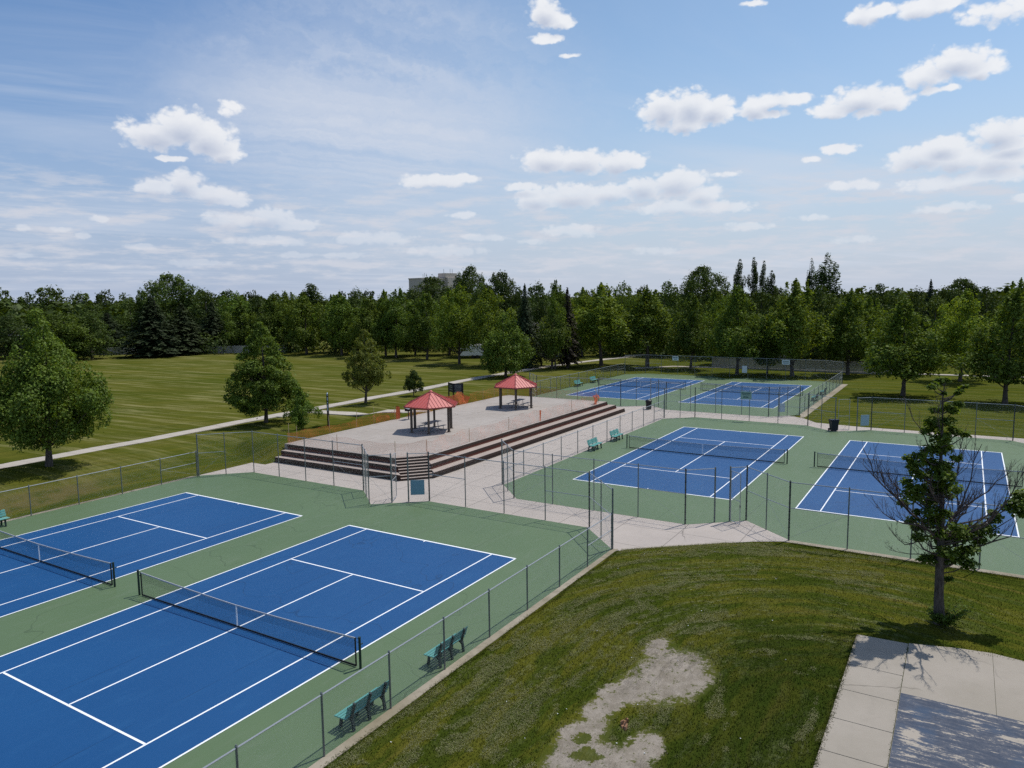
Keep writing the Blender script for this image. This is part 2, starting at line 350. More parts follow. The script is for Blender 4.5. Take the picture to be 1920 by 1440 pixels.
X,Y=np.meshgrid(gx,gy); Z=ground_h(X,Y)
V=np.stack([X.ravel(),Y.ravel(),Z.ravel()],1); nx,ny=len(gx),len(gy)
i=np.arange(nx-1)[None,:]+np.arange(ny-1)[:,None]*nx; i=i.ravel()
Fq=np.stack([i,i+1,i+1+nx,i+nx],1)
tag(link('ground',mesh_np('ground',V,Fq,True),M['grass']),'mown park lawn with dry clippings and a bare sandy patch',kind='structure')

def flat(name,poly,z,mat,label,th=.10,kind='structure'):
    mb=MB().prism(poly,z-th,z); o=mb.build(name,M[mat]); return tag(o,label,kind=kind)
pave=[(14,22),(15.0,23.75),(20.95,23.75),(22.75,22.6),(56,22.3),(60.6,23.8),(63,20),(63,-7.6),(61.3,-9.9),(59.2,-11.4),(58.6,-15.5),(58.7,-46),(56.5,-46),(56.5,-29),(50,-20),(50,-5),(30,-5),(26,-12),(22,-17.0),(21.0,-16.45),(20,-14.75),(17.8,-12.0),(15.75,-9.6),(15.3,-9.3),(14,-8)]
flat('pavement',pave,-.006,'pave','pale concrete plaza paving between the tennis enclosures')
for (xc,yc) in ((0,7.33),(39.15,-13.6),(78.75,7.23)):
    def PL(l): return [(xc+a,yc+b) for a,b in l]
    hx,hy=18.0,16.28
    p=PL([(-hx,-hy+2.6),(-hx+2.6,-hy),(hx-2.6,-hy),(hx,-hy+2.6),(hx,-2.72),(hx-2.3,0),(hx,2.72),(hx,hy-2.6),(hx-2.6,hy),(-hx+2.6,hy),(-hx,hy-2.6),(-hx,2.72),(-hx+2.3,0),(-hx,-2.72)])
    nm={0:'green coated slab of the nearest pair of tennis courts',39.15:'green coated slab of the middle pair of tennis courts',78.75:'green coated slab of the farthest pair of tennis courts'}[xc]
    flat('court_slab',p,0.,'green',nm)
def kerb(pts,label):
    tag(MB().prism(pts,-.1,.003).build('kerb_strip',M['kerb']),label,kind='structure')
kerb([(-18,-8.95),(15.42,-8.95),(15.6,-9.22),(-18,-9.36)],'worn concrete mowing strip along the nearest low fence')
kerb([(-18,23.6),(15.2,23.6),(15.0,23.95),(-18,23.95)],'concrete strip along the low fence beside the far lawn')
kerb([(21.15,-16.4),(21.15,-27.3),(20.75,-27.3),(20.75,-16.2)],'concrete strip at the lawn edge of the middle courts')
kerb([(63.4,-9.06),(94.3,-9.06),(94.3,-9.85),(62.2,-9.85),(61.2,-9.5),(63,-9.3)],'pale concrete strip beside the farthest enclosure')

# paths
def pathstrip(name,cl,w,label,dz=.075):
    mb=MB(); n=len(cl); L=[];R=[]
    P=[]
    for a,b in zip(cl[:-1],cl[1:]):
        k=max(1,int(math.dist(a,b)/1.5))
        for q in range(k): P.append((a[0]+(b[0]-a[0])*q/k,a[1]+(b[1]-a[1])*q/k))
    P.append(cl[-1])
    vs=[];fs=[]
    for q,p in enumerate(P):
        a=P[max(0,q-1)]; b=P[min(len(P)-1,q+1)]; d=Vector((b[0]-a[0],b[1]-a[1])).normalized(); nn=Vector((-d.y,d.x))
        for s_ in(-1,1):
            x=p[0]+nn.x*w/2*s_; y=p[1]+nn.y*w/2*s_; vs.append((x,y,float(ground_h(x,y))+dz))
    top=len(vs); vs+=[(x,y,z-.15) for x,y,z in vs]
    for q in range(len(P)-1):
        a=2*q; fs+=[(a,a+2,a+3,a+1),(a,top+a,top+a+2,a+2),(a+1,a+3,top+a+3,top+a+1)]
    mb.add(vs,fs); return tag(mb.build(name,M['pathc']),label,kind='structure')
pathstrip('path',[(-70,38.4),(9,38.6),(36,39.6),(60,39.9),(80,41.0),(99,40.2),(111,38.2),(130,34)],1.75,'pale concrete footpath crossing the park lawn')
pathstrip('path',[(36.6,39.0),(36.6,35.5),(37.2,31.8),(38.6,28.2),(40.3,25.2),(41,22.6)],1.7,'short concrete path linking the footpath to the terrace',.085)
pathstrip('path',[(104,26),(110,20.8),(112,8),(113,-20),(116,-60)],1.5,'narrow path in the shade behind the farthest courts',.08)

# ------------------------------------------------------------------ tennis courts
def court(cx,cy,label):
    mb=MB(); L,W=11.885,5.485
    o=MB().prism([(cx-L,cy-W),(cx+L,cy-W),(cx+L,cy+W),(cx-L,cy+W)],-.05,.004).build('tennis_court',M['blue'])
    tag(o,label,'tennis court','blue hard courts',kind='structure')
    t=.05; z=.008
    def ln(x0,y0,x1,y1,w=.068):
        if y0==y1: mb.add([(x0,y0-w/2,z),(x1,y0-w/2,z),(x1,y0+w/2,z),(x0,y0+w/2,z)],[(0,1,2,3)])
        else: mb.add([(x0-w/2,y0,z),(x0+w/2,y0,z),(x1+w/2,y1,z),(x1-w/2,y1,z)],[(0,1,2,3)])
    for s in(-1,1):
        ln(cx-L,cy+s*(W-t/2),cx+L,cy+s*(W-t/2)); ln(cx-L+.09,cy+s*4.115,cx+L-.09,cy+s*4.115)
        ln(cx+s*(L-.045),cy-W+t,cx+s*(L-.045),cy+W-t,.11)
        ln(cx+s*6.4,cy-4.115+t/2,cx+s*6.4,cy+4.115-t/2,.075)
        ln(cx+s*(L-.17),cy-.0,cx+s*(L-.17),cy+.06,.15)
    ln(cx-6.37,cy,cx+6.37,cy)
    mb.build('court_lines',M['line'],o)
    return o
courts=[(0,0,'nearest blue tennis court with the closest net'),(0,14.66,'blue tennis court beside the low fence and the far lawn, partly out of frame'),
 (39.15,-6.24,'blue tennis court in the middle enclosure beside the two teal benches'),(39.15,-20.95,'blue tennis court behind the half-bare tree'),
 (78.75,14.72,'farthest blue tennis court beside two small teal benches'),(78.75,-.24,'far blue tennis court beside the shaded bench and lawn')]
for a in courts: court(*a)

# ------------------------------------------------------------------ tennis nets
def make_net():
    r=empty('tennis_net'); hw=6.4
    p=MB()
    for s in(-1,1):
        q=MB(); q.tube([(0,s*hw,0),(0,s*hw,1.10)],.045,10); q.tube([(0,s*hw,1.10),(0,s*hw,1.13)],.052,10); q.box(-.05,s*hw-.09,.80,.05,s*hw-.045 if s>0 else s*hw+.09,.95) if False else None
        q.tube([(.05,s*hw-.02,.86),(.13,s*hw-.02,.86)],.02,6); q.build('net_post',M['dkpost'],r)
    top=lambda y:.915+(1.07-.915)*(abs(y)/hw)**1.5
    m=MB(); wd=.0022; y0=-hw+.22
    ys=np.arange(y0,-y0+.001,.046)
    for y in ys:
        t=top(y)-.05; m.add([(0,y-wd,.05),(0,y+wd,.05),(0,y+wd,t),(0,y-wd,t)],[(0,1,2,3)])
    for k in range(20):
        f=(k+.5)/20
        seg=np.linspace(y0,-y0,9)
        for a,b in zip(seg[:-1],seg[1:]):
            za=.05+(top(a)-.1)*f; zb=.05+(top(b)-.1)*f; w=wd*(2.4 if k>=13 else 1)
            m.add([(.001,a,za-w),(.001,b,zb-w),(.001,b,zb+w),(.001,a,za+w)],[(0,1,2,3)])
    m.build('net_mesh',M['netblack'],r)
    b=MB(); seg=np.linspace(-hw+.2,hw-.2,17)
    for a,c in zip(seg[:-1],seg[1:]): b.bar((0,a,top(a)-.02),(0,c,top(c)-.02),.022,.055)
    b.build('net_tape',M['tape'],r)
    for pa,pb in (((0,-hw,1.07),(0,-hw+.2,top(hw-.2)-.01)),((0,hw,1.07),(0,hw-.2,top(hw-.2)-.01)),((0,-hw+.05,.93),(0,-hw+.2,.92))):
        MB().tube([pa,pb],.008,5).build('net_cable',M['netblack'],r)
    e=MB()
    for s in(-1,1): e.bar((0,s*(hw-.2),.04),(0,s*(hw-.2),1.06),.03,.05)
    e.bar((0,-hw+.2,.055),(0,hw-.2,.055),.03,.06); e.build('net_edge_band',M['netblack'],r)
    MB().box(-.014,-.028,.0,.014,.028,.91).build('centre_strap',M['line'],r)
    return r
net0=make_net()
nl=['tennis net across the nearest court, closest to the camera','tennis net cut off by the picture edge on the court by the low lawn fence','tennis net on the middle court beside the teal benches','tennis net on the court behind the half-bare tree','tennis net on the farthest court near the plaza bin','tennis net on the far court beside the shaded lawn']
for k,(cx,cy,_) in enumerate(courts):
    o=net0 if k==0 else copy_tree(net0)
    o.location=(cx,cy,0); tag(o,nl[k],'tennis net','nets on the six courts')

# ------------------------------------------------------------------ chain-link fences
def wire_panel(W,a,b,z0,z1,r=.00085,off=0.):
    """woven wire between a and b as many short three-sided wires; returns numpy verts"""
    a=np.array(a,float); b=np.array(b,float); L=np.linalg.norm(b-a); d=(b-a)/L; h=z1-z0; s=.0707
    nseg=.6
    for sg in(1,-1):
        starts=np.arange(-h,L,s)
        for t0 in starts:
            lo=max(0,-t0); hi=min(h,L-t0)
            if hi-lo<.02: continue
            k=max(1,int((hi-lo)/nseg)); cuts=np.linspace(lo,hi,k+1)
            for c0,c1 in zip(cuts[:-1],cuts[1:]):
                if sg>0: W.append((t0+c0,c0,t0+c1,c1,a[0],a[1],d[0],d[1],z0,r))
                else: W.append((t0+c0,h-c0,t0+c1,h-c1,a[0],a[1],d[0],d[1],z0,r))
def wires_mesh(name,W,origin,fat=1.):
    A=np.array(W); s0,h0,s1,h1,ax,ay,dx,dy,z0,r=A.T; r=r*fat
    P0=np.stack([ax+dx*s0,ay+dy*s0,z0+h0],1); P1=np.stack([ax+dx*s1,ay+dy*s1,z0+h1],1)
    T=P1-P0; T/=np.linalg.norm(T,axis=1)[:,None]; N=np.stack([-dy,dx,0*dx],1); U=np.cross(T,N)
    R=r[:,None]; vs=[]
    for P in(P0,P1):
        for k in range(3):
            an=2*math.pi*k/3; vs.append(P+(N*math.cos(an)+U*math.sin(an))*R)
    V=np.stack(vs,1).reshape(-1,3)-np.array(origin)
    n=len(A); base=np.arange(n)[:,None]*6
    F=np.concatenate([base+np.array([[k,(k+1)%3,3+(k+1)%3,3+k]]) for k in range(3)],0)
    return mesh_np(name,V,F)
def fence(name,label,runs,h,group,braces=(),gatebar=False):
    """runs: list of polylines of post positions; h height"""
    p0=runs[0][0]; root=empty(name,(p0[0],p0[1],0)); tag(root,label,'fence',group)
    W=[]
    rails=MB()
    for run in runs:
        for k,p in enumerate(run):
            term=k in(0,len(run)-1) or p in braces
            r=.045 if term else .032
            m=MB().tube([(p[0],p[1],-.02),(p[0],p[1],h+.04)],r,8)
            m.tube([(p[0],p[1],h+.04),(p[0],p[1],h+.09)],[r*1.25,r*.6],8)
            if term:
                for z in np.linspace(.25,h-.25,7): m.tube([(p[0],p[1],z-.012),(p[0],p[1],z+.012)],r*1.25,8)
            m.build('post',M['steel'],root,world=True)
        for a,b in zip(run[:-1],run[1:]):
            rails.tube([(a[0],a[1],h),(b[0],b[1],h)],.024,6)
            if True: wire_panel(W,a,b,.04,h-.01)
    rails.build('top_rail',M['rail'],root,world=True)
    for a,b in braces_pairs(runs,braces,h): 
        mid=MB(); z=h*.56; mid.tube([(a[0],a[1],z),(b[0],b[1],z)],.02,6)
        mid.tube([(a[0],a[1],.12),(b[0],b[1],z)],.006,4)
        mid.build('brace_rail',M['rail'],root,world=True)
    link('wire_mesh',wires_mesh('wire_mesh',W,(p0[0],p0[1],0)),M['wire'],root)
    return root
def braces_pairs(runs,br,h):
    out=[]
    for run in runs:
        if len(run)>=3:
            out.append((run[0],run[1])); out.append((run[-1],run[-2]))
    return out
def lin(a,b,n): return [(a[0]+(b[0]-a[0])*k/n,a[1]+(b[1]-a[1])*k/n) for k in range(n+1)]
H1,H2=3.05,1.80
def slabpts(xc,yc):
    return lambda a,b:(xc+a,yc+b)
A=slabpts(0,7.33)
fence('chain_link_fence','low chain-link fence closest to the camera, behind two teal benches',[[(15.4-2.8*k,-8.95) for k in range(0,13)]],H2,'low side fences')
fence('chain_link_fence','low chain-link fence between the far lawn and the court at the picture edge',[[(15.2-2.82*k,23.58) for k in range(0,13)]],H2,'low side fences')
fence('chain_link_fence','tall chain-link fence in front of the terrace steps, with a lawn-side corner',[[(15.2,23.4),(16.6,22.2),(18,20.85)]+lin((18,20.85),(18,10.04),4)[1:],[(18,10.04),(16.9,8.8),(15.75,7.5),(16.62,6.42)]],H1,'tall end fences')
fence('chain_link_fence','tall chain-link fence carrying the blue-grey board, facing the plaza centre',[[(17.31,5.65),(18.1,4.63)],[(18.1,4.63)]+lin((18.1,4.63),(18.1,-6.42),4)[1:],[(18.1,-6.42),(16.67,-7.78),(15.42,-8.98)]],H1,'tall end fences')
# middle enclosure
fence('chain_link_fence','tall chain-link fence of the middle enclosure parallel to the nearest courts',[[(23.75,2.78),(22.46,1.55),(21.18,.3)],lin((21.18,.3),(21.18,-10.8),4),[(21.18,-10.8),(22.33,-12.1)]],H1,'tall end fences')
fence('chain_link_fence','tall chain-link fence running behind the half-bare tree beside the near lawn',[[(22.91,-12.78),(23.56,-13.53)],[(23.56,-13.53),(22.3,-14.9),(21.09,-16.3)],[(21.09,-16.3-2.77*k) for k in range(0,5)]],H1,'tall end fences')
fence('chain_link_fence','low chain-link fence along the terrace side of the middle courts',[[(23.75+2.866*k,2.78) for k in range(0,12)]],H2,'low side fences')
fence('chain_link_fence','tall chain-link fence behind the middle court, with the pale green sign',[[(55.3,2.75),(56.3,1.4),(57.15,.1)],lin((57.15,.1),(57.15,-10.98),4),[(57.15,-10.98),(56.1,-12.35),(55.35,-13.66)]],H1,'tall end fences')
fence('chain_link_fence','tall chain-link fence behind the half-bare tree at the shaded lawn',[[(56.2,-15.4),(57.15,-16.5)],lin((57.15,-16.5),(57.15,-27.4),4),[(57.15,-27.4),(54.6,-29.9)]],H1,'tall end fences')
# far enclosure
fence('chain_link_fence','tall chain-link fence at the terrace end of the farthest enclosure',[[(63.3,23.5),(62.1,22.3),(60.85,21.1)],lin((60.85,21.1),(60.85,10.0),4),[(60.85,10.0),(62.1,8.6),(63.3,7.3)]],H1,'tall end fences')
fence('chain_link_fence','tall chain-link fence of the farthest enclosure across the corridor from the pale green sign',[[(62.45,6.05),(60.85,4.55)],lin((60.85,4.55),(60.85,-6.5),4),[(60.85,-6.5),(61.6,-7.4),(62.1,-8.1),(63.3,-9.1)]],H1,'tall end fences')
fence('chain_link_fence','low chain-link fence from the terrace towards the dark trees, behind two small teal benches',[lin((63.3,23.55),(94.2,23.55),11)],H2,'low side fences')
fence('chain_link_fence','low chain-link fence climbing beside the shaded bench and bright lawn',[lin((63.3,-9.1),(94.2,-9.1),11)],H2,'low side fences')
fence('chain_link_fence','tall chain-link fence farthest away, with two white signs, under the trees',[[(94.2,23.5),(96.75,21.0)],lin((96.75,21.0),(96.75,-6.5),10),[(96.75,-6.5),(94.2,-9.1)]],H1,'tall end fences')

def gate(a,b,label,h=2.9):
    root=empty('fence_gate',(a[0],a[1],0)); tag(root,label,'gate','swing gates in the enclosures')
    m=MB()
    for p in(a,b): m.tube([(p[0],p[1],.08),(p[0],p[1],h)],.022,6)
    for z in(.08,h*.47,h): m.tube([(a[0],a[1],z),(b[0],b[1],z)],.02,6)
    m.build('gate_frame',M['rail'],root,world=True)
    W=[]; wire_panel(W,a,b,.1,h-.02); link('wire_mesh',wires_mesh('gm',W,(a[0],a[1],0)),M['wire'],root)
    MB().box(b[0]-.04,b[1]-.03,1.0,b[0]+.04,b[1]+.03,1.16).build('latch',M['steel'],root,world=True)
gate((16.72,6.46),(17.75,7.0),'open gate leaf beside the terrace steps')
gate((22.86,-12.84),(22.3,-13.5),'open gate leaf of the middle enclosure facing the near lawn')
gate((55.5,-13.9),(56.1,-14.75),'gate behind the bin on the middle courts')
gate((62.5,7.0),(62.2,6.2),'gate beside the bin at the farthest enclosure')

def board(name,label,c,along,w,z0,z1,mat,rows=None,cat='sign',group=None,ink='signink',post=False):
    a=Vector((along[0],along[1],0)).normalized(); n=Vector((-a.y,a.x,0)); cz=(z0+z1)/2
    root=empty(name,(c[0],c[1],0)); tag(root,label,cat,group)
    MB().obox((c[0],c[1],cz),a*w/2,n*.012,(0,0,(z1-z0)/2)).build('panel',M[mat],root,world=True,bevel=.004)
    m=MB()
    if rows:
        for (rz,rw,rh,cols) in rows:      # illegible lettering: blocks along a line
            x=-rw/2
            while x<rw/2-.01:
                lw=.055 if cols else rw
                for s in(-1,1):
                    m.obox(Vector((c[0],c[1],cz+rz))+a*(x+lw/2)+n*s*.014,a*lw*.40,n*.002,(0,0,rh/2))
                x+=lw
        m.build('lettering',M[ink],root,world=True)
    k=MB()
    for s in(-1,1):
        for z in(z0+.06,z1-.06): k.obox(Vector((c[0],c[1],z))+a*s*(w/2-.05),a*.012,n*.03,(0,0,.012))
    k.build('tie',M['steel'],root,world=True)
board('notice_board','blue-grey notice board wired to the tall fence beneath the terrace steps',(17.66,5.20),(.79,-1.02),.86,.42,1.36,'board',group='boards on the fences')
board('notice_board','pale blue board wired beside the gate by the middle bin',(56.72,-16.0),(.95,-1.1),.85,.45,1.45,'boardlt',group='boards on the fences')
board('notice_board','pale board on the far enclosure corner, seen beyond the green sign',(61.75,-7.6),(.5,-.7),.7,.45,1.35,'boardlt',group='boards on the fences')
board('notice_board','white board low on the farthest fence between two tree trunks',(96.7,5.0),(0,1),.75,.75,1.85,'sign',group='boards on the fences')
R1=[(.12,.78,.13,1),(-.13,.5,.13,1)]; R2=[(.12,.8,.12,1),(-.12,.8,.12,1)]
board('court_sign','small white sign with a short second line, high on the farthest fence',(96.68,15.9),(0,1),1.0,2.3,2.95,'sign',R1,group='white signs on the farthest fence')
board('court_sign','small white sign with two equal lines, high on the farthest fence',(96.68,-1.0),(0,1),1.1,2.25,2.95,'sign',R2,group='white signs on the farthest fence')
board('court_sign','pale green sign hung from the tall fence behind the middle court',(57.08,-5.1),(0,1),1.08,2.2,2.98,'signgreen',[(.22,.85,.09,1),(.06,.9,.05,0),(-.17,.45,.12,1)])

# ------------------------------------------------------------------ terrace with steps
def terrace():
    root=empty('terrace',(38,15,0)); tag(root,'raised concrete terrace with timber-faced seating tiers and corner steps','terrace')
    dv=Vector((.65,.76)); dn=Vector((.65,.76))
    A0=Vector((21.2,9.55)); D0=Vector((23.0,8.0)); 
    for j in range(3):
        A_=A0+dv*j; D_=D0+dv*j; X=21.2+.65*j; Y=8.0+.76*j; xe=57.1-.62*j; yb=22.25
        depth=1.0 if j<2 else .35
        B_=A_+dv*depth; C_=D_+dv*depth
        poly=[(X,yb),(A_.x,A_.y),(B_.x,B_.y),(C_.x,C_.y),(D_.x,D_.y),(xe,Y),(xe,Y+.9),(55.9,yb)]
        top=.4*(j+1)
        if j==2: poly=[(X,yb+.35),(A_.x,A_.y),(B_.x,B_.y),(C_.x,C_.y),(D_.x,D_.y),(xe,Y),(55.9,Y+.9),(55.9,22.1),(54.6,22.5)]
        MB().prism(poly,.4*j if j else -.1,top).build('deck' if j==2 else 'seat_tier',M['deck'] if j==2 else M['tread'],root,world=True)
        for (z0,z1,mt,o) in ((.4*j+.005,.4*j+.19,'timberred' if j else 'timber',.03),(.4*j+.2,top-.012,'timber',.05)):
            m=MB()
            m.box(X-o,A_.y-.02,z0,X-.002,yb,z1)
            m.box(D_.x-.02,Y-o,z0,xe+.05+(.16 if z0<.4*j+.1 else 0),Y-.002,z1)
            m.box(xe+.002,Y-o,z0,xe+o+(.16 if z0<.4*j+.1 else 0),Y+.8,z1)
            m.build('riser',M[mt],root,world=True)
    for i in range(8):
        o=dv*(i*.30); a=A0+o; d=D0+o; top=.15*(i+1)-.003*(i==7)
        e=dv*(.30 if i<7 else .4); ins=(d-a).normalized()*.02
        a2=a+ins; d2=d-ins
        poly=[(a2.x,a2.y),(d2.x,d2.y),((d2+e*1.02).x,(d2+e*1.02).y),((a2+e*1.02).x,(a2+e*1.02).y)]
        MB().prism(poly,-.05 if i==0 else .15*(i-1),top-.002).build('step',M['tread'],root,world=True)
        q=MB(); nn=(-dv).normalized()*.02; c=(a2+d2)/2+nn; ax=(d2-a2)/2
        q.obox((c.x,c.y,.15*i+.068),(ax.x,ax.y,0),(nn.x,nn.y,0),(0,0,.066)); q.build('step_riser',M['timber'],root,world=True)
terrace()

# ------------------------------------------------------------------ pavilions
def make_pavilion():
    r=empty('picnic_shelter'); R=1.85; RE=2.5; ze=2.28; za=3.42
    for k in range(6):
        a=rad(30+60*k); x,y=R*math.cos(a),R*math.sin(a)
        m=MB(); m.obox((x,y,1.12),(math.cos(a)*.085,math.sin(a)*.085,0),(-math.sin(a)*.085,math.cos(a)*.085,0),(0,0,1.12))
        m.obox((x,y,.02),(math.cos(a)*.15,math.sin(a)*.15,0),(-math.sin(a)*.15,math.cos(a)*.15,0),(0,0,.02))
        m.build('post',M['brownpost'],r)
    b=MB()
    for k in range(6):
        a=rad(30+60*k); c=rad(90+60*k)
        p=Vector((R*math.cos(a),R*math.sin(a),2.17)); q=Vector((R*math.cos(c),R*math.sin(c),2.17))
        b.bar(p,q,.10,.18); b.bar((RE*.93*math.cos(a),RE*.93*math.sin(a),ze-.05),(0,0,za-.12),.08,.14)
    b.build('beam',M['brownpost'],r)
    m=MB(); s=MB()
    for k in range(6):
        a=rad(30+60*k); c=rad(90+60*k)
        p=Vector((RE*math.cos(a),RE*math.sin(a),ze)); q=Vector((RE*math.cos(c),RE*math.sin(c),ze)); t=Vector((0,0,za))
        dz=Vector((0,0,-.05)); m.add([p,q,t,p+dz,q+dz,t+dz],[(0,1,2),(5,4,3),(0,3,4,1)])
        L=(q-p).length; e=(q-p)/L; mid=(p+q)/2; up=(t-mid); sl=up.length; up/=sl; nrm=e.cross(up).normalized()
        if nrm.z<0: nrm=-nrm
        n=8
        for i in range(n):
            u=(i+.5)/n*2-1
            l=sl*(1-abs(u)); 
            if l<.12: continue
            a0=mid+e*(u*L/2)+nrm*.015; m.bar(a0,a0+up*(l-.03),.03,.045,up=nrm)
        s.tube([p+Vector((0,0,.02)),t+Vector((0,0,.02))],.045,6)
        s.bar(p+Vector((0,0,-.05)),q+Vector((0,0,-.05)),.05,.11)
    m.build('roof',M['red'],r); s.build('roof_trim',M['redtrim'],r)
    c=MB(); c.tube([(0,0,za-.06),(0,0,za+.06),(0,0,za+.12)],[.2,.12,.02],12); c.build('roof_cap',M['red'],r)
    return r
def make_table():
    r=empty('picnic_table'); 
    m=MB()
    for k in range(5): m.box(-.95,-.36+k*.148,.735,.95,-.36+k*.148+.135,.77)
    m.build('table_top',M['tgrey'],r,bevel=.006)
    for s in(-1,1):
        q=MB()
        for k in range(2): q.box(-.95,s*.78-.14+k*.145,.42,.95,s*.78-.14+k*.145+.135,.45)
        q.build('bench_seat',M['tgrey'],r,bevel=.006)
    for x in(-.6,.6):
        f=MB()
        for s in(-1,1):
            f.tube([(x,s*.20,.73),(x,s*.24,.35),(x,s*.34,.08),(x,s*.5,.03),(x,s*.72,.03),(x,s*.84,.10),(x,s*.86,.28),(x,s*.80,.42)],.028,7)
        f.tube([(x,-.3,.71),(x,.3,.71)],.028,6)
        f.build('leg_frame',M['tgrey'],r)
    return r
pv=make_pavilion(); pv.location=(32.85,15.75,1.2); tag(pv,'red-roofed hexagonal shelter nearest the corner steps','picnic shelter','shelters on the terrace')
p2=copy_tree(pv); p2.location=(48.05,16.35,1.2); p2['label']='red-roofed hexagonal shelter farther back, in front of the round path tree'
tb=make_table(); tb.location=(32.75,15.7,1.2); tb.rotation_euler.z=rad(-4); tag(tb,'grey picnic table under the shelter nearest the corner steps','picnic table','tables under the shelters')
t2=copy_tree(tb); t2.location=(48.1,16.1,1.2); t2.rotation_euler.z=rad(2); t2['label']='grey picnic table under the shelter farther back'

# ------------------------------------------------------------------ benches
def make_bench():      # along x, seat faces -y
    r=empty('park_bench'); L=.93
    s=MB()
    for k in range(4): s.box(-L,-.30+k*.115,.425,L,-.30+k*.115+.095,.46)
    s.build('seat',M['teal'],r,bevel=.008)
    b=MB()
    for k in range(3):
        z=.56+k*.125; y=.17+k*.04; b.obox((0,y,z),(L,0,0),(0,.018,.004),(0,.016,.052))
    b.build('backrest',M['teal'],r,bevel=.006)
    for x in(-.68,0,.68):
        l=MB(); w=.032
        def P(pts,hw):
            for a,c in zip(pts[:-1],pts[1:]): l.bar((x,*a),(x,*c),w*2,hw,up=(0,0,1))
        P([(-.30,0),(-.27,.14),(-.25,.28),(-.28,.41)],.085)
        P([(.24,0),(.21,.2),(.17,.42),(.22,.62),(.30,.88)],.085)
        P([(-.27,.30),(-.16,.375),(-.02,.39),(.1,.37),(.2,.28)],.075); P([(-.3,.405),(.2,.405)],.04)
        l.build('leg',M['tealdk'],r)
    return r
B0=make_bench()
bn=[(-2.2,-8.58,0,'teal bench closest to the camera behind the low fence'),(2.1,-8.52,0,'second teal bench behind the low fence, beside the net post'),
 (1.4,22.85,math.pi*0,'pale teal bench cut off by the picture edge at the lawn fence'),(37.3,2.25,0,'teal bench closer to the camera in the middle enclosure by the terrace fence'),
 (41.9,2.3,0,'teal bench nearer the net in the middle enclosure by the terrace fence'),(76.2,23.0,0,'small distant teal bench on the terrace side of the farthest enclosure, nearer the terrace'),
 (81.3,23.0,0,'small distant teal bench of the farthest enclosure, nearer the dark trees'),(75.6,-8.6,0,'shaded bench behind the low fence beside the bright lawn, closer one'),(81.6,-8.6,0,'shaded bench behind the low fence beside the bright lawn, farther one')]
for k,(x,y,rz,lb) in enumerate(bn):
    o=B0 if k==0 else copy_tree(B0)
    o.location=(x,y,0); o.rotation_euler.z=math.pi if y<0 else 0
    tag(o,lb,'bench','teal slatted benches')

# ------------------------------------------------------------------ bins, board, pylon, grill
def make_bin():
    r=empty('trash_bin'); 
    b=MB(); 
    for i in range(12):
        a0=2*math.pi*i/12;a1=2*math.pi*(i+1)/12
    b.tube([(0,0,0),(0,0,.05),(0,0,.9)],[.27,.29,.34],16); b.tube([(0,0,.86),(0,0,.93)],.365,16); b.build('bin_body',M['black'],r)
    l=MB(); l.tube([(0,0,.93),(0,0,.98),(0,0,1.06),(0,0,1.09)],[.37,.37,.27,.12],16); l.build('lid',M['black'],r)
    h=MB(); 
    for s in(-1,1): h.tube([(s*.35,-.1,.75),(s*.41,0,.75),(s*.35,.1,.75)],.018,5)
    h.build('handle',M['black'],r); return r
bb=make_bin(); bb.location=(60.2,6.35,0); tag(bb,'black round bin with lid on the plaza outside the farthest enclosure','trash bin')
def wheel_bin():
    r=empty('wheeled_bin',(55.35,-13.55,0),rad(35)); tag(r,'dark square wheeled bin at the gate behind the middle courts','trash bin')
    b=MB(); b.add([(-.24,-.27,.04),(.24,-.27,.04),(.24,.27,.04),(-.24,.27,.04),(-.31,-.34,.95),(.31,-.34,.95),(.31,.34,.95),(-.31,.34,.95)],[(3,2,1,0),(4,5,6,7),(0,1,5,4),(1,2,6,5),(2,3,7,6),(3,0,4,7)])
    b.box(-.34,-.37,.93,.34,.37,.985); b.build('bin_body',M['navy'],r,bevel=.015)
    MB().prism([(-.33,-.38),(.33,-.38),(.33,.36),(-.33,.36)],.99,1.05).build('lid',M['navy'],r,bevel=.02)
    for s in(-1,1): MB().tube([(s*.27,.3,.1),(s*.33,.3,.1)],.1,12).build('wheel',M['black'],r)
    MB().tube([(-.25,.42,.9),(.25,.42,.9)],.018,6).build('handle',M['black'],r)
wheel_bin()

def info_board():
    g=1.05; r=empty('information_board',(49.3,25.2,g)); tag(r,'black three-post information board behind the orange net','information board')
    P=[(49.7,26.25),(49.0,25.1),(49.75,24.35)]
    for p in P: MB().box(p[0]-.055,p[1]-.055,g-.05,p[0]+.055,p[1]+.055,g+2.1).build('post',M['black'],r,world=True)
    for a,b,mt in((P[0],P[1],'black'),(P[1],P[2],'slatgrey')):
        va=Vector((*a,g+1.55)); vb=Vector((*b,g+1.55)); d=(vb-va).normalized(); n=Vector((-d.y,d.x,0)); c=(va+vb)/2; hw=(vb-va).length/2-.06
        q=MB(); q.obox(c,d*hw,n*.025,(0,0,.48)); q.build('panel',M['black' if mt=='black' else 'navy'],r,world=True)
        t=MB()
        for z in((.34,.2,.06,-.1,-.25,-.38) if mt!='black' else (.25,.05,-.2)):
            w=hw*(.8 if z!=-.25 else .6)
            for s in(-1,1): t.obox(c+Vector((0,0,z))+n*s*.028,d*w,n*.003,(0,0,.035 if mt!='black' else .05))
        t.build('printed_sheet',M['steel'],r,world=True)
    q=MB(); q.bar((*P[0],g+2.06),(*P[1],g+2.06),.09,.06); q.bar((*P[1],g+2.06),(*P[2],g+2.06),.09,.06); q.build('frame',M['black'],r,world=True)
info_board()
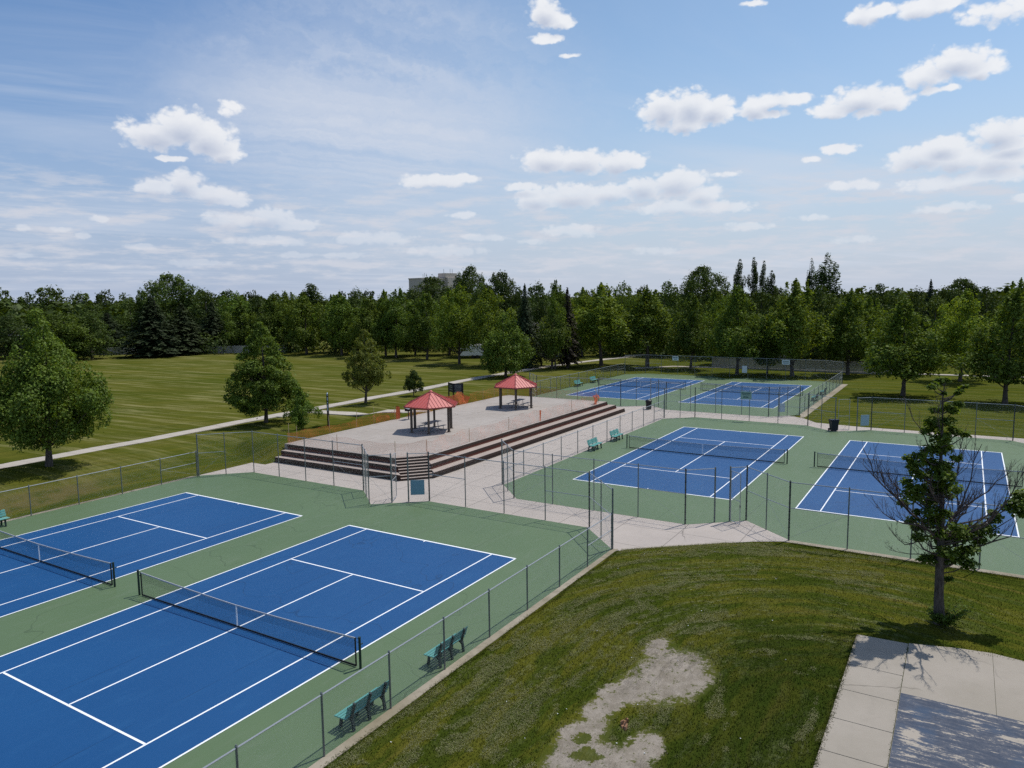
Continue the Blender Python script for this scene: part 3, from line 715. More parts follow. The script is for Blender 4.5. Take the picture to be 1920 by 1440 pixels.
def pylon():
    x,y=30.7,26.0; g=float(ground_h(x,y)); r=empty('trail_sign',(x,y,g)); tag(r,'tall narrow two-post sign seen edge-on beside the small leafy tree','sign')
    d=Vector((.72,.69,0)).normalized(); n=Vector((-d.y,d.x,0)); c=Vector((x,y,0))
    for s in(-1,1):
        p=c+d*s*.38; MB().box(p.x-.06,p.y-.06,g-.05,p.x+.06,p.y+.06,g+2.95).build('post',M['black'],r,world=True)
    MB().obox(c+Vector((0,0,g+2.2)),d*.5,n*.035,(0,0,.78)).build('panel',M['boardlt'],r,world=True,bevel=.01)
    t=MB()
    for z in(2.75,2.3,2.05):
        for s in(-1,1): t.obox(c+Vector((0,0,g+z))+n*s*.037,d*.42,n*.003,(0,0,.07))
        t.obox(c+Vector((0,0,g+z))-d*.502,n*.036,d*.003,(0,0,.06))
    t.build('printed_band',M['black'],r,world=True)
pylon()
def grill():
    r=empty('charcoal_grill',(36.6,21.4,1.2)); tag(r,'black pedestal grill with tilted plate behind the near shelter','grill')
    MB().tube([(0,0,0),(0,0,.8)],.05,8).build('pedestal',M['black'],r)
    b=MB(); b.box(-.28,-.22,.8,.28,.22,.84); b.box(-.28,-.22,.84,-.25,.22,1.05); b.box(.25,-.22,.84,.28,.22,1.05); b.box(-.25,.19,.84,.25,.22,1.05); b.build('fire_box',M['black'],r)
    MB().obox((0,-.1,1.1),(.5,0,0),(0,.3,.06),(0,-.003,.015)).build('grate',M['tgrey'],r)
grill()

# ------------------------------------------------------------------ orange safety net
def onet(label,pts,hts,dens=1.,wav=.06,seed=0,cell=.055,cord=.0021,stakes=(),bunch=None,lean=0.):
    """pts: list of (x,y,z) base line; sagging plastic mesh hung between stakes"""
    R_=random.Random(seed); p0=pts[0]; root=empty('safety_net',p0); tag(root,label,'safety net','orange mesh round the terrace')
    # arc-length sample
    P=[Vector(p) for p in pts]; seg=[(b-a).length for a,b in zip(P[:-1],P[1:])]; Lt=sum(seg)
    def at(s):
        for a,b,l in zip(P[:-1],P[1:],seg):
            if s<=l or b is P[-1]: 
                d=(b-a).normalized(); return a+d*min(s,l),Vector((-d.y,d.x,0))
            s-=l
    step=.5; n=max(2,int(Lt/step)); ph=[R_.uniform(0,6.28) for _ in range(6)]
    rows=[]
    for k in range(n+1):
        s=Lt*k/n; p,nn=at(s); u=k/n
        h=float(np.interp(u,np.linspace(0,1,len(hts)),hts))*(1-.10*abs(math.sin(s*1.05+ph[0]))-.05*math.sin(s*2.7+ph[1]))
        col=[]
        for j in range(7):
            f=j/6; off=wav*math.sin(s*2.3+ph[2]+f*2.2)+wav*.7*math.sin(s*5.1+ph[3]-f*3)+lean*f
            if bunch: off+=bunch*math.sin(s*9+ph[4]+f*5)*.3+R_.uniform(-1,1)*bunch*.35
            col.append(p+nn*off+Vector((0,0,h*f+(R_.uniform(-1,1)*bunch*.5 if bunch and j else 0))))
        rows.append(col)
    m=MB(); vn=lambda a,b:(b-a)
    # horizontal strands
    nh=max(3,int(max(hts)/cell*dens))
    def q(k,f):
        f=f*6; j=min(5,int(f)); t=f-j; return rows[k][j]*(1-t)+rows[k][j+1]*t
    for j in range(nh+1):
        f=j/nh; w=cord*(1.6 if j in(0,nh) else 1)
        for k in range(n):
            a=q(k,f); b=q(k+1,f); m.add([a-Vector((0,0,w)),b-Vector((0,0,w)),b+Vector((0,0,w)),a+Vector((0,0,w))],[(0,1,2,3)])
    for s in np.arange(0,Lt,cell/dens):
        u=s/Lt*n; k=min(n-1,int(u)); t=u-k
        for j in range(6):
            a=rows[k][j]*(1-t)+rows[k+1][j]*t; b=rows[k][j+1]*(1-t)+rows[k+1][j+1]*t
            d=(rows[k+1][j]-rows[k][j]).normalized()*cord
            m.add([a-d,a+d,b+d,b-d],[(0,1,2,3)])
    m.build('mesh_sheet',M['orange'],root,world=True)
    for (x,y,z,h,lx,ly) in stakes:
        MB().tube([(x,y,z-.05),(x+lx,y+ly,z+h)],.022,5).build('stake',M['stake'],root,world=True)
    return root
zt=1.2
onet('orange mesh along the lawn edge of the terrace from the corner to the link path',[(22.6,22.35,zt),(26.7,22.9,zt),(31,22.7,zt),(36.2,22.35,zt)],[.9,.75,.6,.9,1.0],1.25,.07,1,stakes=[(22.9,22.5,zt,1.6,0,0),(24.0,22.8,zt,1.2,0,0),(27.8,22.9,zt,1.5,-.1,0),(31.0,22.85,zt,1.55,.25,.1),(33.2,22.7,zt,1.5,0,0),(35.9,22.5,zt,1.3,0,0)])
onet('bunched bright orange mesh lying against the far end of the lawn-edge net',[(33.9,23.0,zt),(35.6,22.9,zt)],[.5,.65,.4],2.4,.12,2,bunch=.10,cell=.06)
onet('dark orange mesh rolled upright at the link path gap',[(36.1,22.5,zt),(36.35,22.3,zt),(36.55,22.5,zt),(36.4,22.7,zt)],[1.25,1.2,1.3],3.2,.05,3,cell=.05,cord=.012)
onet('orange mesh behind the nearer shelter below the information board',[(37.4,22.3,zt),(41,22.4,zt),(45.5,22.5,zt)],[.5,.55,.9],1.5,.10,4,bunch=.05)
onet('thick heap of orange mesh below the information board',[(44.3,23.0,zt),(46.4,22.75,zt),(48.2,22.45,zt)],[1.15,1.3,1.45,.8],2.6,.12,5,bunch=.09,cell=.05,cord=.0042)
onet('faint orange mesh running past the farther shelter to the terrace corner',[(48.2,22.45,zt),(51.5,22.4,zt),(54.5,22.3,zt),(55.7,22.0,zt),(56.0,18,zt),(56.0,13,zt),(55.9,10.6,zt)],[1.1,1.2,1.1,1.2,1.0,1.1,.9],1.15,.08,6,stakes=[(51,22.45,zt,1.3,0,0),(53.2,22.4,zt,1.3,.05,0),(55.7,22.1,zt,1.3,0,0)])
onet('see-through orange mesh hanging along the front steps side of the terrace',[(22.7,22.2,zt),(22.65,17,zt),(22.7,11.3,zt),(24.5,9.75,zt)],[1.0,1.15,1.0,1.1],1.0,.10,7,stakes=[(22.7,17,zt,1.2,0,0),(22.75,11.3,zt,1.2,0,0)])
onet('long see-through orange mesh along the seating tiers',[(24.5,9.75,zt),(30,9.75,zt),(36,9.75,zt),(42,9.75,zt),(48,9.75,zt),(53.0,9.75,zt)],[1.1,1.15,1.0,1.15,1.05,1.1,1.1],1.0,.12,8,stakes=[(24.6,9.85,zt,1.15,0,0),(30,9.8,zt,1.15,0,0),(36,9.8,zt,1.15,0,0),(48,9.8,zt,1.15,0,0)])
onet('gathered orange strip knotted halfway along the seating tiers',[(41.3,9.7,zt),(41.5,9.7,zt)],[1.1,1.0],3.,.03,9,cell=.05,cord=.009)
onet('heap of orange mesh at the far end of the seating tiers',[(53.0,9.75,zt),(54.2,9.9,zt),(55.4,10.4,zt)],[.8,1.1,.7],2.2,.14,10,bunch=.12,cell=.06,cord=.006,stakes=[(54.9,10.0,zt,1.9,-.5,.3)])

# ------------------------------------------------------------------ near concrete slabs
strip=MB(); xs=[11.22,8.65,6.79,4.9,3.05,1.2,-.65,-2.5,-4.4,-9]
for k,(a,b) in enumerate(zip(xs[:-1],xs[1:])):
    e0=.10*math.sin(k*1.7); strip.prism([(b+.014,-20.66),(a-.014,-20.66),(a-.014+(.1 if k==0 else 0),-22.347),(b+.014,-22.347)],-.1,-.002)
tag(strip.build('footpath_slabs',M['slab']),'row of jointed concrete slabs at the lawn edge, foreground',kind='structure')
sl=MB(); yy=[-22.35,-24.90,-24.94,-40]
sl.prism([(-9,-22.364),(11.36,-22.364),(11.8,-23.9),(11.95,-24.911),(-9,-24.911)],-.1,-.002)
sl.prism([(-9,-24.921),(11.95,-24.921),(11.8,-25.9),(11.6,-40),(-9,-40)],-.1,-.002)
tag(sl.build('concrete_pad',M['slab']),'broad concrete pad beneath the worn blue paint',kind='structure')
tag(MB().add([(-9,-22.372,.003),(7.44,-22.372,.003),(7.44,-40,.003),(-9,-40,.003)],[(0,1,2,3)]).build('worn_blue_paint',M['worn']),'worn flaking blue paint on the concrete pad',kind='structure')
# dark soil and weeds in the joint
jt=MB(); R_=random.Random(5)
for k in range(420):
    x=R_.uniform(-2,11.3); y=-22.335+R_.gauss(0,.012); a=R_.uniform(0,6.28); s=R_.uniform(.015,.05)
    if x>10 and R_.random()<.5: s*=2.2; y+=R_.gauss(0,.05)
    jt.add([(x,y,-.01),(x+math.cos(a)*s*.4,y+math.sin(a)*s*.4,0),(x+math.cos(a)*s,y+math.sin(a)*s*.6,s*.8)],[(0,1,2)])
tag(jt.build('joint_weeds',M['leafdk']),'short weeds rooted in the slab joint',kind='stuff')
# rotten stump fragment in the bare patch
st=empty('stump_fragment',(1.45,-15.7,0)); tag(st,'curved piece of rotten reddish wood lying in the bare patch','stump')
m=MB()
for k in range(9):
    a=rad(40+k*15); r0,r1=.17+.02*math.sin(k*2),.25+.05*math.cos(k*3); h=.12+.05*math.sin(k*1.9)
    b=rad(55+k*15)
    m.add([(r0*math.cos(a),r0*math.sin(a),-.03),(r1*math.cos(a)*1.2,r1*math.sin(a),-.03),(r1*math.cos(b)*1.2,r1*math.sin(b),-.03),(r0*math.cos(b),r0*math.sin(b),-.03),
           (r0*math.cos(a),r0*math.sin(a),h),(r1*math.cos(a),r1*math.sin(a),h*.55),(r1*math.cos(b),r1*math.sin(b),h*.6),(r0*math.cos(b),r0*math.sin(b),h*.95)],[(4,5,6,7),(0,1,5,4),(1,2,6,5),(2,3,7,6),(3,0,4,7)])
m.build('wood_shell',M['clay'],st)
for k in range(0):
    a=R_.uniform(0,6.28); d=abs(R_.gauss(.25,.16)); x,y=.1+d*math.cos(a)*1.0,-.15+d*math.sin(a)*.8; s=R_.uniform(.015,.05)
    pass
lt=MB()
for k in range(42):
    x=R_.uniform(-6,18); y=R_.uniform(-20,-9.6)
    s=R_.uniform(.005,.011); a=R_.uniform(0,3.14); lt.obox((x,y,.03),(math.cos(a)*s*2,math.sin(a)*s*2,0),(-math.sin(a)*s,math.cos(a)*s,0),(0,0,.006))
tag(lt.build('litter',M['white']),'specks of pale litter scattered on the near lawn',kind='stuff')

# ------------------------------------------------------------------ foliage builders
def quads(C,N,size,rg,asp=.55,flat=0.):
    n=len(C); N=N/np.maximum(np.linalg.norm(N,axis=1),1e-6)[:,None]
    T=rg.normal(size=(n,3)); T[:,2]-=flat; T-=N*np.sum(T*N,1)[:,None]; T/=np.maximum(np.linalg.norm(T,axis=1),1e-6)[:,None]
    B=np.cross(N,T); s=size[:,None]
    k=rg.uniform(.8,1.2,(n,1))
    V=np.stack([C-T*s,C+B*s*asp*k+N*s*.12,C+T*s,C-B*s*asp*k+N*s*.12],1).reshape(-1,3)
    F=np.arange(n*4).reshape(-1,4); return V,F
PROF={
'maple':[(0,.42),(.08,.72),(.22,.96),(.36,1.),(.55,.90),(.72,.70),(.86,.46),(.95,.24),(1.,.05)],
'broad':[(0,.45),(.12,.8),(.3,1.),(.55,.98),(.75,.80),(.9,.5),(1.,.08)],
'ash':[(0,.30),(.08,.62),(.2,.92),(.32,1.),(.46,.84),(.62,.62),(.78,.40),(.92,.21),(1.,.10)],
'linden':[(0,.55),(.06,.82),(.18,1.),(.36,.97),(.55,.80),(.72,.58),(.86,.36),(.95,.18),(1.,.03)],
'cone':[(0,.55),(.08,.88),(.2,1.),(.36,.90),(.55,.66),(.74,.42),(.9,.20),(1.,.05)],
'poplar':[(0,.6),(.2,.9),(.45,1.),(.7,.85),(.88,.5),(1.,.06)],
'columnar':[(0,.5),(.2,.85),(.4,1.),(.62,.9),(.8,.65),(.93,.35),(1.,.05)],
}
def crown(kind,H,W,cb,seed,n,ls,nc=120,cr=(.085,.15),vs=.8,up=.35,spread=.26,lobes=.14,flat=0.,spikes=0):
    rg=np.random.default_rng(seed); pr=np.array(PROF[kind])
    t=rg.uniform(0,1,nc*6); w=np.interp(t,pr[:,0],pr[:,1]); t=t[rg.uniform(0,1,nc*6)<w**.8][:nc]; nc=len(t)
    th=rg.uniform(0,2*np.pi,nc)+t*0; R=np.interp(t,pr[:,0],pr[:,1])*W/2
    f0,f1,f2=rg.uniform(0,6.28,3)
    R=R*(1+lobes*np.sin(3*th+f0+5*t)+lobes*.7*np.sin(5*th+f1-8*t)+lobes*.5*np.sin(11*t*2+f2+th*2))
    cr_=rg.uniform(*cr,nc)*W*np.clip(.45+.65*np.interp(t,pr[:,0],pr[:,1]),.4,1)
    rho=1-np.abs(rg.normal(0,spread,nc)); rho=np.clip(rho,.1,1.05)
    Rr=np.maximum(R*rho-cr_*.75,0)
    c=np.stack([Rr*np.cos(th),Rr*np.sin(th),cb+t*(H-cb)*.97-cr_*.2],1)
    k=rg.choice(nc,n,p=(cr_**2)/np.sum(cr_**2))
    d=rg.normal(size=(n,3)); d[:,2]+=.25
    outw=np.stack([np.cos(th),np.sin(th),np.zeros(nc)],1)[k]; d+=outw*.45; d/=np.linalg.norm(d,axis=1)[:,None]
    rr=cr_[k]*(.62+.5*rg.uniform(0,1,n)**.7); 
    P=c[k]+d*rr[:,None]*np.array([1,1,vs])
    if spikes:
        m_=int(n*.07); sp=rg.integers(0,spikes,m_); a_=rg.uniform(0,6.28,spikes); q_=rg.uniform(.0,.17,spikes)*W; top_=H*rg.uniform(.90,1.03,spikes); f_=rg.uniform(0,1,m_)**.8
        ww=.055*W*(1-f_)+.03
        P[:m_]=np.stack([q_[sp]*np.cos(a_[sp]),q_[sp]*np.sin(a_[sp]),top_[sp]-(1-f_)*H*.24],1)+rg.normal(size=(m_,3))*ww[:,None]
    strag=rg.uniform(0,1,n)<.05; P[strag]+=d[strag]*(cr_[k][strag]*.55)[:,None]
    P[:,2]=np.maximum(P[:,2],cb-.25*(1+rg.uniform(0,1,n)))
    N=d*.55+np.array([0,0,up])+rg.normal(0,.45,(n,3))
    size=ls*rg.uniform(.6,1.35,n)
    V,F=quads(P,N,size,rg,flat=flat); return V,F,c,cr_
def trunk(H,r,limbs,seed,bend=.02):
    R_=random.Random(seed); m=MB(); pts=[];rs=[]
    for k in range(9):
        u=k/8; pts.append((H*bend*math.sin(u*4+seed),H*bend*math.cos(u*3+seed)-H*bend*math.cos(seed),-.15+u*H*.93)); rs.append(max(.02,r*(1.35 if k==0 else 1)*(1-u)**.8+.015))
    m.tube(pts,rs,9)
    for (x,y,z) in limbs:
        z0=max(H*.12,z-math.hypot(x,y)*R_.uniform(.7,1.1)); u=z0/H; a=Vector((0,0,z0)); b=Vector((x,y,z)); mid=a.lerp(b,.5)+Vector((0,0,-.08*(b-a).length))
        r0=max(.02,r*(1-u)*.45); m.tube([a,mid,b],[r0,r0*.6,r0*.2],6,False)
    return m
def spruce(H,W,cb,seed,dens=1.,ls=.30):
    rg=np.random.default_rng(seed); C=[];N=[];S=[]
    z=cb
    while z<H-.15:
        u=(z-cb)/(H-cb); R=W/2*(1-u)**.82*(.55+.45*min(1,u*7+.35)); nb=int((7+7*(1-u))*dens); off=rg.uniform(0,6.28)
        for b in range(nb):
            a=off+2*np.pi*b/nb+rg.normal(0,.12); L=R*rg.uniform(.72,1.12); ns=max(2,int(L/.24))
            for q in range(ns):
                f=(q+.6)/ns; r_=L*f; zz=z+.12*L*math.sin(f*2.2)-.26*L*f*f+rg.normal(0,.04)
                for s in (-1,0,1):
                    sp=.20*(1-.5*f)*s*L**.5
                    C.append((math.cos(a)*r_-math.sin(a)*sp,math.sin(a)*r_+math.cos(a)*sp,zz-.10*abs(s)+rg.normal(0,.03)))
                    N.append((math.cos(a)*.5+rg.normal(0,.3),math.sin(a)*.5+rg.normal(0,.3),.75)); S.append(ls*rg.uniform(.6,1.15)*(.6+.4*(1-u)))
        z+=.34*(1.1-.5*u)
    C.append((0,0,H-.1));N.append((1,0,0.2));S.append(.25)
    V,F=quads(np.array(C),np.array(N),np.array(S),rg,.42,flat=.5); return V,F
PROT={}
def proto(key,name,H,W,V,F,leafmat,tr,twig=None):
    PROT[key]=(name,H,W,mesh_np('crown',V,F),leafmat,tr,twig)
def mk(key,name,kind,H,W,cb,seed,n,ls,mat,r=.2,nl=12,**kw):
    V,F,c,cr=crown(kind,H,W,cb,seed,n,ls,**kw)
    rr_=np.hypot(V[:,0],V[:,1]); We=2*float(np.percentile(rr_,98.5)); He=float(np.percentile(V[:,2],99.8))
    rr=random.Random(seed); idx=rr.sample(range(len(c)),min(nl,len(c)))
    proto(key,name,He,We,V,F,mat,trunk(H,r,[tuple(c[i]) for i in idx],seed))
for s in range(5): mk('maple%d'%s,'maple_tree',['maple','cone','maple','ash','maple'][s],13,9.5,[2.5,3.0,2.1,2.8,2.3][s],10+s,12500,.175,'leaflt' if s in(0,3) else 'leaf',.22,14,nc=112,vs=1.15,cr=(.065,.125),lobes=.25,spikes=5,spread=.3)
for s in range(3): mk('broad%d'%s,'broadleaf_tree','broad',13,10,1.0,30+s,9500,.21,'leafdk' if s!=1 else 'leaf',.22,10,nc=110,lobes=.16)
mk('big0','broadleaf_tree','broad',18,16,2,47,19000,.26,'leafdk',.3,10,nc=190,cr=(.06,.11),lobes=.17)
mk('columnar0','columnar_tree','columnar',18,7,2,41,9000,.21,'leafdk',.25,8,nc=110,vs=1.5,cr=(.10,.17))
for s in range(2): mk('poplar%d'%s,'poplar_tree','poplar',20,4,1.5,44+s,7000,.19,'leafdk',.22,6,nc=100,vs=2.0,cr=(.12,.20),lobes=.22)
for s in range(3): mk('far%d'%s,'distant_tree','broad',14,11,.5,50+s,4200,.34,'leafdk',.22,3,nc=60,lobes=.2)
mk('lush0','broadleaf_tree','linden',8.6,6.6,.9,60,11000,.14,'leaf',.16,10,nc=150,vs=1.1,cr=(.07,.12),lobes=.12)
mk('sparse0','sparse_tree','broad',9.4,7.6,1.8,61,3600,.13,'leafold',.17,40,nc=60,spread=.4,lobes=.25)
mk('shrub0','shrub','broad',4,5,.1,62,5000,.13,'leaflt',.06,6,nc=70,lobes=.2)
for s in range(2):
    V,F=spruce(12.5,7.4,.5,70+s); proto('spruce%d'%s,'spruce_tree',12.5,7.4,V,F,'needle',trunk(12.5,.2,[],70+s))
V,F=spruce(13,5.4,1.0,75,.8); proto('drab0','spruce_tree',13,5.4,V,F,'needlebr',trunk(13,.2,[],75))
made={}
def place(key,x,y,h,w,label,cat='tree',group=None,rot=None,z=None,far=False):
    name,H,W,cm,mat,tr,tw=PROT[key]
    z=float(ground_h(x,y)) if z is None else z
    r=empty(name,(x,y,z),random.uniform(0,6.28) if rot is None else rot); r.scale=(w/W,w/W,h/H)
    tag(r,label,cat,group)
    if not cm.materials: cm.materials.append(M[mat])
    c=D.objects.new('crown',cm); COL.objects.link(c); c.parent=r
    if key not in made:
        made[key]=tr.build('trunk',M['bark'],r,smooth=True).data
    else:
        t=D.objects.new('trunk',made[key]); COL.objects.link(t); t.parent=r
    return r

ORD=['first','second','third','fourth','fifth','sixth','seventh','eighth','ninth','tenth','eleventh','twelfth','thirteenth','fourteenth','fifteenth','sixteenth','seventeenth','eighteenth','nineteenth','twentieth']+['twenty-%s'%a for a in('first','second','third','fourth','fifth','sixth','seventh','eighth','ninth')]+['thirtieth']+['thirty-%s'%a for a in('first','second','third','fourth','fifth','sixth','seventh','eighth','ninth')]+['fortieth']+['forty-%s'%a for a in('first','second','third','fourth','fifth','sixth','seventh','eighth','ninth')]+['fiftieth']+['fifty-%s'%a for a in('first','second','third','fourth','fifth','sixth','seventh','eighth','ninth')]
TREES=[('spruce','front',205,86.7,157.4,0.2,9.7,11.9),('spruce','front',290,84.7,135.8,0.2,13.7,16.0),('spruce','front',345,91.9,135.2,0.2,11.5,12.1),('spruce','front',402,100.9,136.0,0.2,12.8,10.0),
('maple','front',455,102.4,127.3,0.2,11.7,9.8),('maple','front',512,104.1,118.4,0.2,12.5,10.0),('maple','front',575,103.5,106.4,0.2,13.0,9.9),('maple','front',640,104.2,96.1,0.2,13.8,10.2),
('maple','front',695,102.1,85.5,0.2,13.2,9.2),('maple','front',745,104.4,80.0,0.2,13.7,9.4),('maple','front',800,102.4,70.6,0.2,13.8,9.6),('maple','front',862,97.0,58.4,0.2,14.0,9.9),
('maple','front',918,95.5,50.7,0.2,13.7,9.0),('lush','front',947,80.9,38.2,0.2,9.1,7.1),('spruce','front',985,94.6,42.5,0.2,14.3,5.8),('drab','front',1064,97.6,35.7,0.2,13.3,5.6),
('sparse','front',1037,94.8,37.1,0.2,9.6,8.1),('maple','front',1127,104.2,32.3,0.0,14.4,11.4),('maple','front',1213,107.4,24.9,0.0,14.0,10.7),('maple','front',1295,106.7,16.6,0.0,12.7,9.0),
('maple','front',1380,101.1,7.4,0.0,13.7,9.2),('maple','front',1487,102.3,-1.0,0.0,14.5,9.3),('maple','front',1437,103.9,3.3,0.0,9.3,5.3),('maple','front',1590,107.4,-8.2,0.0,12.6,8.6),
('maple','front',1690,84.4,-17.1,0.0,11.1,9.2),('maple','front',1800,104.6,-23.2,0.0,12.9,9.4),('maple','front',1889,81.5,-27.9,0.0,12.6,9.3),('broad','second',12,67.1,163.0,0.2,9.7,11.6),
('broad','second',70,65.9,147.0,0.2,10.9,10.4),('broad','second',115,68.9,143.2,0.2,10.2,11.6),('broad','second',165,74.3,142.6,0.2,9.8,9.5),('maple','second',1040,95.0,36.8,0.2,12.1,5.5),
('broad','second',1015,100.0,42.2,0.2,11.6,5.8),('maple','second',1360,117.1,13.8,0.0,11.9,6.8),('maple','second',1560,122.7,-3.2,0.0,12.2,7.5),('broad','second',168,90.1,170.4,0.2,11.4,11.1),
('broad','second',245,103.5,174.2,0.2,12.7,11.9),('big','second',320,112.0,168.7,0.2,19.7,17.0),('maple','second',385,111.1,152.2,0.2,14.9,11.6),('broad','second',440,109.0,137.5,0.2,14.1,11.1),
('broad','second',485,107.1,126.1,0.2,13.4,9.3),('maple','second',545,108.1,116.0,0.2,14.1,9.7),('columnar','second',582,116.3,117.9,0.2,16.0,9.5),('maple','second',625,111.1,104.8,0.2,13.2,8.9),
('broad','second',668,109.7,96.2,0.2,14.4,8.1),('maple','second',720,106.4,85.0,0.2,13.9,8.2),('maple','second',775,110.5,80.1,0.2,14.0,8.3),('big','second',812,152.8,107.2,0.2,18.1,12.3),
('columnar','second',862,165.5,106.8,0.2,19.6,5.5),('big','second',884,159.3,98.3,0.2,20.9,9.6),('maple','second',842,115.2,74.0,0.2,14.1,9.5),('big','second',938,134.3,72.7,0.2,18.0,10.9),
('maple','second',900,115.0,65.6,0.2,15.1,8.1),('broad','second',1010,125.9,57.4,0.2,15.0,9.0),('maple','second',1040,136.5,59.0,0.2,15.8,7.5),('maple','second',1092,121.4,44.5,0.0,13.9,8.9),
('maple','second',1165,127.5,38.4,0.0,14.6,9.0),('broad','second',1250,132.8,30.4,0.0,15.0,9.5),('big','second',1318,197.2,42.5,0.0,20.1,15.7),('maple','second',1340,131.0,19.8,0.0,13.5,8.6),
('poplar','second',1386,209.7,35.3,0.0,22.3,4.4),('poplar','second',1412,210.6,31.4,0.0,22.8,3.9),('poplar','second',1431,214.2,29.3,0.0,22.0,3.2),('poplar','second',1446,204.9,24.9,0.0,18.9,4.0),
('poplar','second',1520,218.8,16.6,0.0,22.2,3.8),('poplar','second',1550,207.6,10.4,0.0,23.1,9.1),('maple','second',1425,136.1,12.1,0.0,13.1,8.6),('maple','second',1540,130.3,-0.3,0.0,13.7,9.0),
('broad','second',1650,141.5,-9.1,0.0,13.9,8.7),('spruce','second',1744,137.0,-17.7,0.0,14.7,4.5),('maple','second',1720,156.9,-14.6,0.0,13.0,8.9),('big','second',1800,177.2,-22.0,0.0,15.1,12.0),
('maple','second',1850,142.1,-26.4,0.0,13.1,7.8),('maple','second',1912,132.0,-30.9,0.0,14.2,7.2),('maple','second',1755,132.1,-18.8,0.0,11.5,7.5),('maple','second',1630,131.4,-8.3,0.0,11.6,7.8),
('far','far',8,114.2,267.9,0.2,17.5,13.3),('far','far',55,129.7,282.8,0.2,16.4,12.3),('far','far',95,131.4,270.8,0.2,18.6,16.1),('far','far',150,149.4,283.9,0.2,16.6,13.1),
('far','far',195,141.9,253.7,0.2,17.0,11.1),('far','far',232,157.9,267.5,0.2,15.9,10.8),('far','far',262,141.5,230.6,0.2,17.0,7.7),('far','far',375,164.0,227.5,0.2,16.4,10.3),
('far','far',425,165.5,213.9,0.2,16.4,12.1),('far','far',470,172.2,208.6,0.2,16.1,10.2),('far','far',520,179.5,202.4,0.2,15.4,9.2),('far','far',640,182.6,171.9,0.2,15.1,9.8),
('far','far',690,203.9,178.4,0.2,15.9,10.6),('far','far',755,205.1,161.8,0.2,14.8,10.3),('far','far',1105,216.8,88.4,0.2,14.5,9.3),('far','far',1205,224.1,71.7,0.2,15.8,9.2),
('far','far',1460,226.9,27.4,0.2,14.8,8.5),('far','far',1600,260.2,9.9,0.2,13.3,11.0),('far','far',1680,241.5,-4.5,0.2,13.8,10.0),]
SPEC={205:'dark spruce standing apart at the far lawn edge, nearest the pale wall gap',290:'widest dark spruce at the far lawn edge, boughs to the ground',345:'dark spruce overlapping the widest spruce at the far lawn edge',402:'slim dark spruce with bare lower trunk before the pale fence',
947:'dense dark green tree by the footpath behind the farther shelter',985:'tall slim spruce just behind the dense footpath tree',1064:'brownish half-dead conifer beside the tall slim spruce',1037:'thin half-bare tree in front of the grey house',
1127:'big maple with the thickest trunk beyond the farthest low fence',1213:'maple above the small white sign with a short second line',1295:'maple with a slim trunk before the sunny grass behind the farthest fence',1380:'maple standing over the white board on the farthest fence',1437:'small young tree between two maples behind the farthest fence',
1487:'maple beside the white sign with two equal lines',1590:'maple at the corner where the far low fence ends',1690:'two-lobed maple alone on the bright lawn behind the middle bin',1800:'maple in deep shade behind the top of the half-bare tree',1889:'big maple on the lawn at the picture edge',
320:'tallest broad tree rising above the spruces',812:'dark tree in front of the distant apartment block',884:'tallest dark round tree right next to the apartment block',1318:'tall rounded crown on the skyline above the farthest courts',
1386:'narrow poplar standing alone, first of the skyline poplars',1412:'tallest of the close poplar pair on the skyline',1431:'shorter of the close poplar pair on the skyline',1446:'shortest skyline poplar beside the close pair',1520:'narrow skyline poplar touching the tallest dark tree',1550:'tallest dark pointed tree on the skyline above the far corner',1744:'dark pointed spruce top alone on the skyline',582:'rounded crown poking above the middle of the maple row'}
cnt={'front':0,'second':0,'far':0}; u=random.Random(3)
rown={'front':'front row of the tree belt','second':'second row of the tree belt','far':'distant treetops on the skyline'}
TREES.sort(key=lambda t:t[2])
for kind,row,px,x,y,gz,h,w in TREES:
    k=cnt[row]; cnt[row]+=1
    var={'maple':5,'broad':3,'spruce':2,'poplar':2,'far':3}.get(kind,1)
    key=kind+str(u.randrange(var))
    if kind=='maple' and row=='second' and u.random()<.6: key='broad%d'%u.randrange(3)
    kn={'maple':'maple','broad':'dark broadleaf tree','spruce':'spruce','far':'hazy round treetop','big':'large round-crowned tree','columnar':'dark upright tree','poplar':'poplar'}.get(kind,kind)
    lb=(SPEC.get(px) if not (px==1800 and row=='second') else 'broad round crown on the skyline above the half-bare tree') or '%s, %s from the left in the %s'%(kn,ORD[k],rown[row])
    place(key,x,y,h*(1.02 if row!='far' else 1)*(u.uniform(.96,1.06) if row=='front' else 1),w*(1.20 if row=='front' else (1.22 if kind not in('poplar','columnar') else 1.05))*u.uniform(.93,1.08),lb,group={'front':'front row of the tree belt','second':'trees behind the front row','far':'distant trees on the skyline'}[row],z=None if row!='x' else 0)
place('shrub0',82,156,4.2,7,'light green shrub at the far lawn edge, larger one','shrub','shrubs at the far lawn edge')
place('shrub0',76,158,3.2,6,'light green shrub at the far lawn edge, smaller one','shrub','shrubs at the far lawn edge')
place('shrub0',69,161,4.4,8,'light green shrub hidden mostly by the large lawn tree','shrub','shrubs at the far lawn edge')

